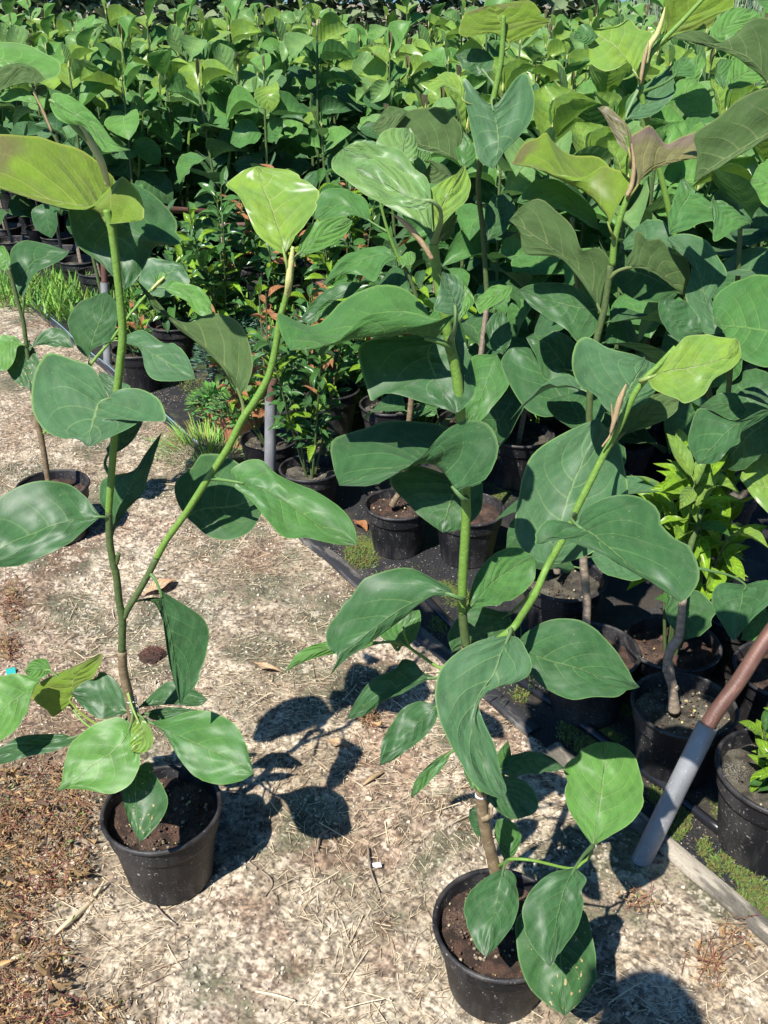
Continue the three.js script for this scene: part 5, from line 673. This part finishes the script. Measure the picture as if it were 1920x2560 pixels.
{ const base = onGround(383, 1640), list = []; const o = thing('root_clod', 'dark red-brown clod of peat and roots on the path', 'clod', base); const g = new THREE.IcosahedronGeometry(0.03, 4), p = g.attributes.position; for (let i = 0; i < p.count; i++) { const k = 0.7 + 0.6 * fbm(p.getX(i) * 50 + 9, p.getY(i) * 50 + p.getZ(i) * 33, 741, 3); p.setXYZ(i, p.getX(i) * k * 1.3, Math.max(-0.004, p.getY(i) * k * 0.6), p.getZ(i) * k * 1.1); } g.computeVertexNormals(); part('peat', g, peatLook[0], o); srand(77); for (let i = 0; i < 160; i++) { const a = rr(0, 6.28), q = rr(0.2, 1); list.push([V(Math.cos(a) * 0.036 * q, 0.003 + 0.02 * (1 - q * q), Math.sin(a) * 0.032 * q), Q4(0, rr(0, 6), rr(-0.6, 0.9)), V(rr(0.01, 0.03), 0.0009, 0.0009), new THREE.Color().setRGB(0.15, 0.07, 0.05)]); } stuff('roots', rod, dryLook, list, '', o); }
const twigs = [[[130, 2340], [170, 2305], [225, 2255], [262, 2200]], [[-10, 2415], [40, 2395], [88, 2370]], [[640, 2478], [690, 2488], [738, 2502]], [[920, 2118], [925, 2170], [948, 2230]], [[792, 2130], [800, 2090], [822, 2075]], [[388, 2262], [412, 2290], [440, 2312]], [[650, 2175], [675, 2195], [680, 2215], [662, 2240]]];
twigs.forEach((t, i) => single('dry_stalk', tube(t.map(([x, y], j) => onGround(x, y, 0.006 + 0.01 * (j % 2) * (i < 2 ? 1 : 0.3))), [i < 2 ? 0.0035 : 0.002, i < 2 ? 0.005 : 0.0025, 0.0015], 6, 5), i < 3 ? std({ color: new THREE.Color(0.62, 0.52, 0.33), roughness: 0.8 }) : STEM.grey, ['long bent straw stalk across the dead weeds', 'pale straw blade at the lower left border', 'whitish straw sliver near the bottom of the view', 'thin upright-lying twig beside the white stone', 'short pale twig left of the mossy patch', 'thin twig at the foot of the front left pot', 'curled brown twig on the soil right of the front left pot'][i], 'dry stalk'));

// ---------------------------------------------------------------- behind the block: dry grass, a hedge, a few trunks
srand(6100);
{ const list = []; for (let i = 0; i < 9000; i++) { const x = rr(-6.5, 6.5), d = rr(9.9, 11.4); if (fbm(x * 0.9 + 50, 3, 781, 2) < 0.28 + 0.2 * rnd()) continue; list.push([V(x, 0, -d), Q4(rr(-0.3, 0.3), rr(0, 6.28), rr(1.1, 1.6)), V(rr(0.8, 1.3), 0.2, rr(0.012, 0.026)), new THREE.Color().setRGB(...mix3([0.34, 0.25, 0.13], [0.2, 0.22, 0.09], rnd()))]); } stuff('dry_grass', BLADE, plainLeaf, list, 'tall tawny dry grass behind the nursery block', null, 'dry grass'); }
{ const list = []; for (let i = 0; i < 900; i++) { const a = rr(0, 6.28), q = Math.sqrt(rnd()); list.push([V(3.1 + Math.cos(a) * 0.9 * q, 0, -9.7 - Math.sin(a) * 0.5 * q), Q4(rr(-0.3, 0.3), rr(0, 6.28), rr(1.0, 1.6)), V(rr(1.2, 1.75), 0.3, rr(0.014, 0.03)), new THREE.Color().setRGB(rr(0.2, 0.34), rr(0.32, 0.45), rr(0.16, 0.26))]); } stuff('reed_grass', BLADE, plainLeaf, list, 'pale feathery grass behind the right end of the block', null, 'grass'); }
{ const list = []; for (let i = 0; i < 42000; i++) { const x = rr(-9, 9), h = 3.2 + 0.8 * fbm(x * 0.6 + 20, 3, 751, 3), y = h * Math.pow(rnd(), 1.3), d = 12.6 + 1.4 * rnd() - 0.5 * fbm(x * 1.3 + 30, y * 1.3, 761, 3); list.push([V(x, y, -d), Q4(rr(-0.8, 0.8), rr(0, 6.28), rr(-0.6, 1)), rr(0.1, 0.26), new THREE.Color().setRGB(...mix3([0.07, 0.14, 0.04], [0.2, 0.25, 0.11], rnd()))]); } stuff('hedge_foliage', SMALL2(), plainLeaf, list, 'dark wild hedge closing the view behind the dry grass', null, 'hedge'); }
function SMALL2() { return leafShape(1320, { width: 0.6, cup: 0.4, droop: 0.2, nu: 1, nv: 3 }); }
for (let i = 0; i < 7; i++) { const x = -4.2 + i * 1.45 + rr(-0.3, 0.3), o = thing('hedge_tree', 'bare grey trunk standing in the wild hedge behind the block', 'tree', V(x, 0, -13.4), 'trunks in the wild hedge'); part('trunk', tube([V(0, -0.05, 0), V(rr(-0.1, 0.1), 1.5, 0), V(rr(-0.2, 0.2), 3.2, 0)], [0.1, 0.08, 0.05], 9, 6), STEM.grey, o); part('branch', tube([V(0, 1.4, 0), V(0.3, 1.9, 0.1), V(0.5, 2.6, 0.1)], [0.04, 0.03, 0.015], 6, 4), STEM.grey, o); }

renderer.render(scene, camera);
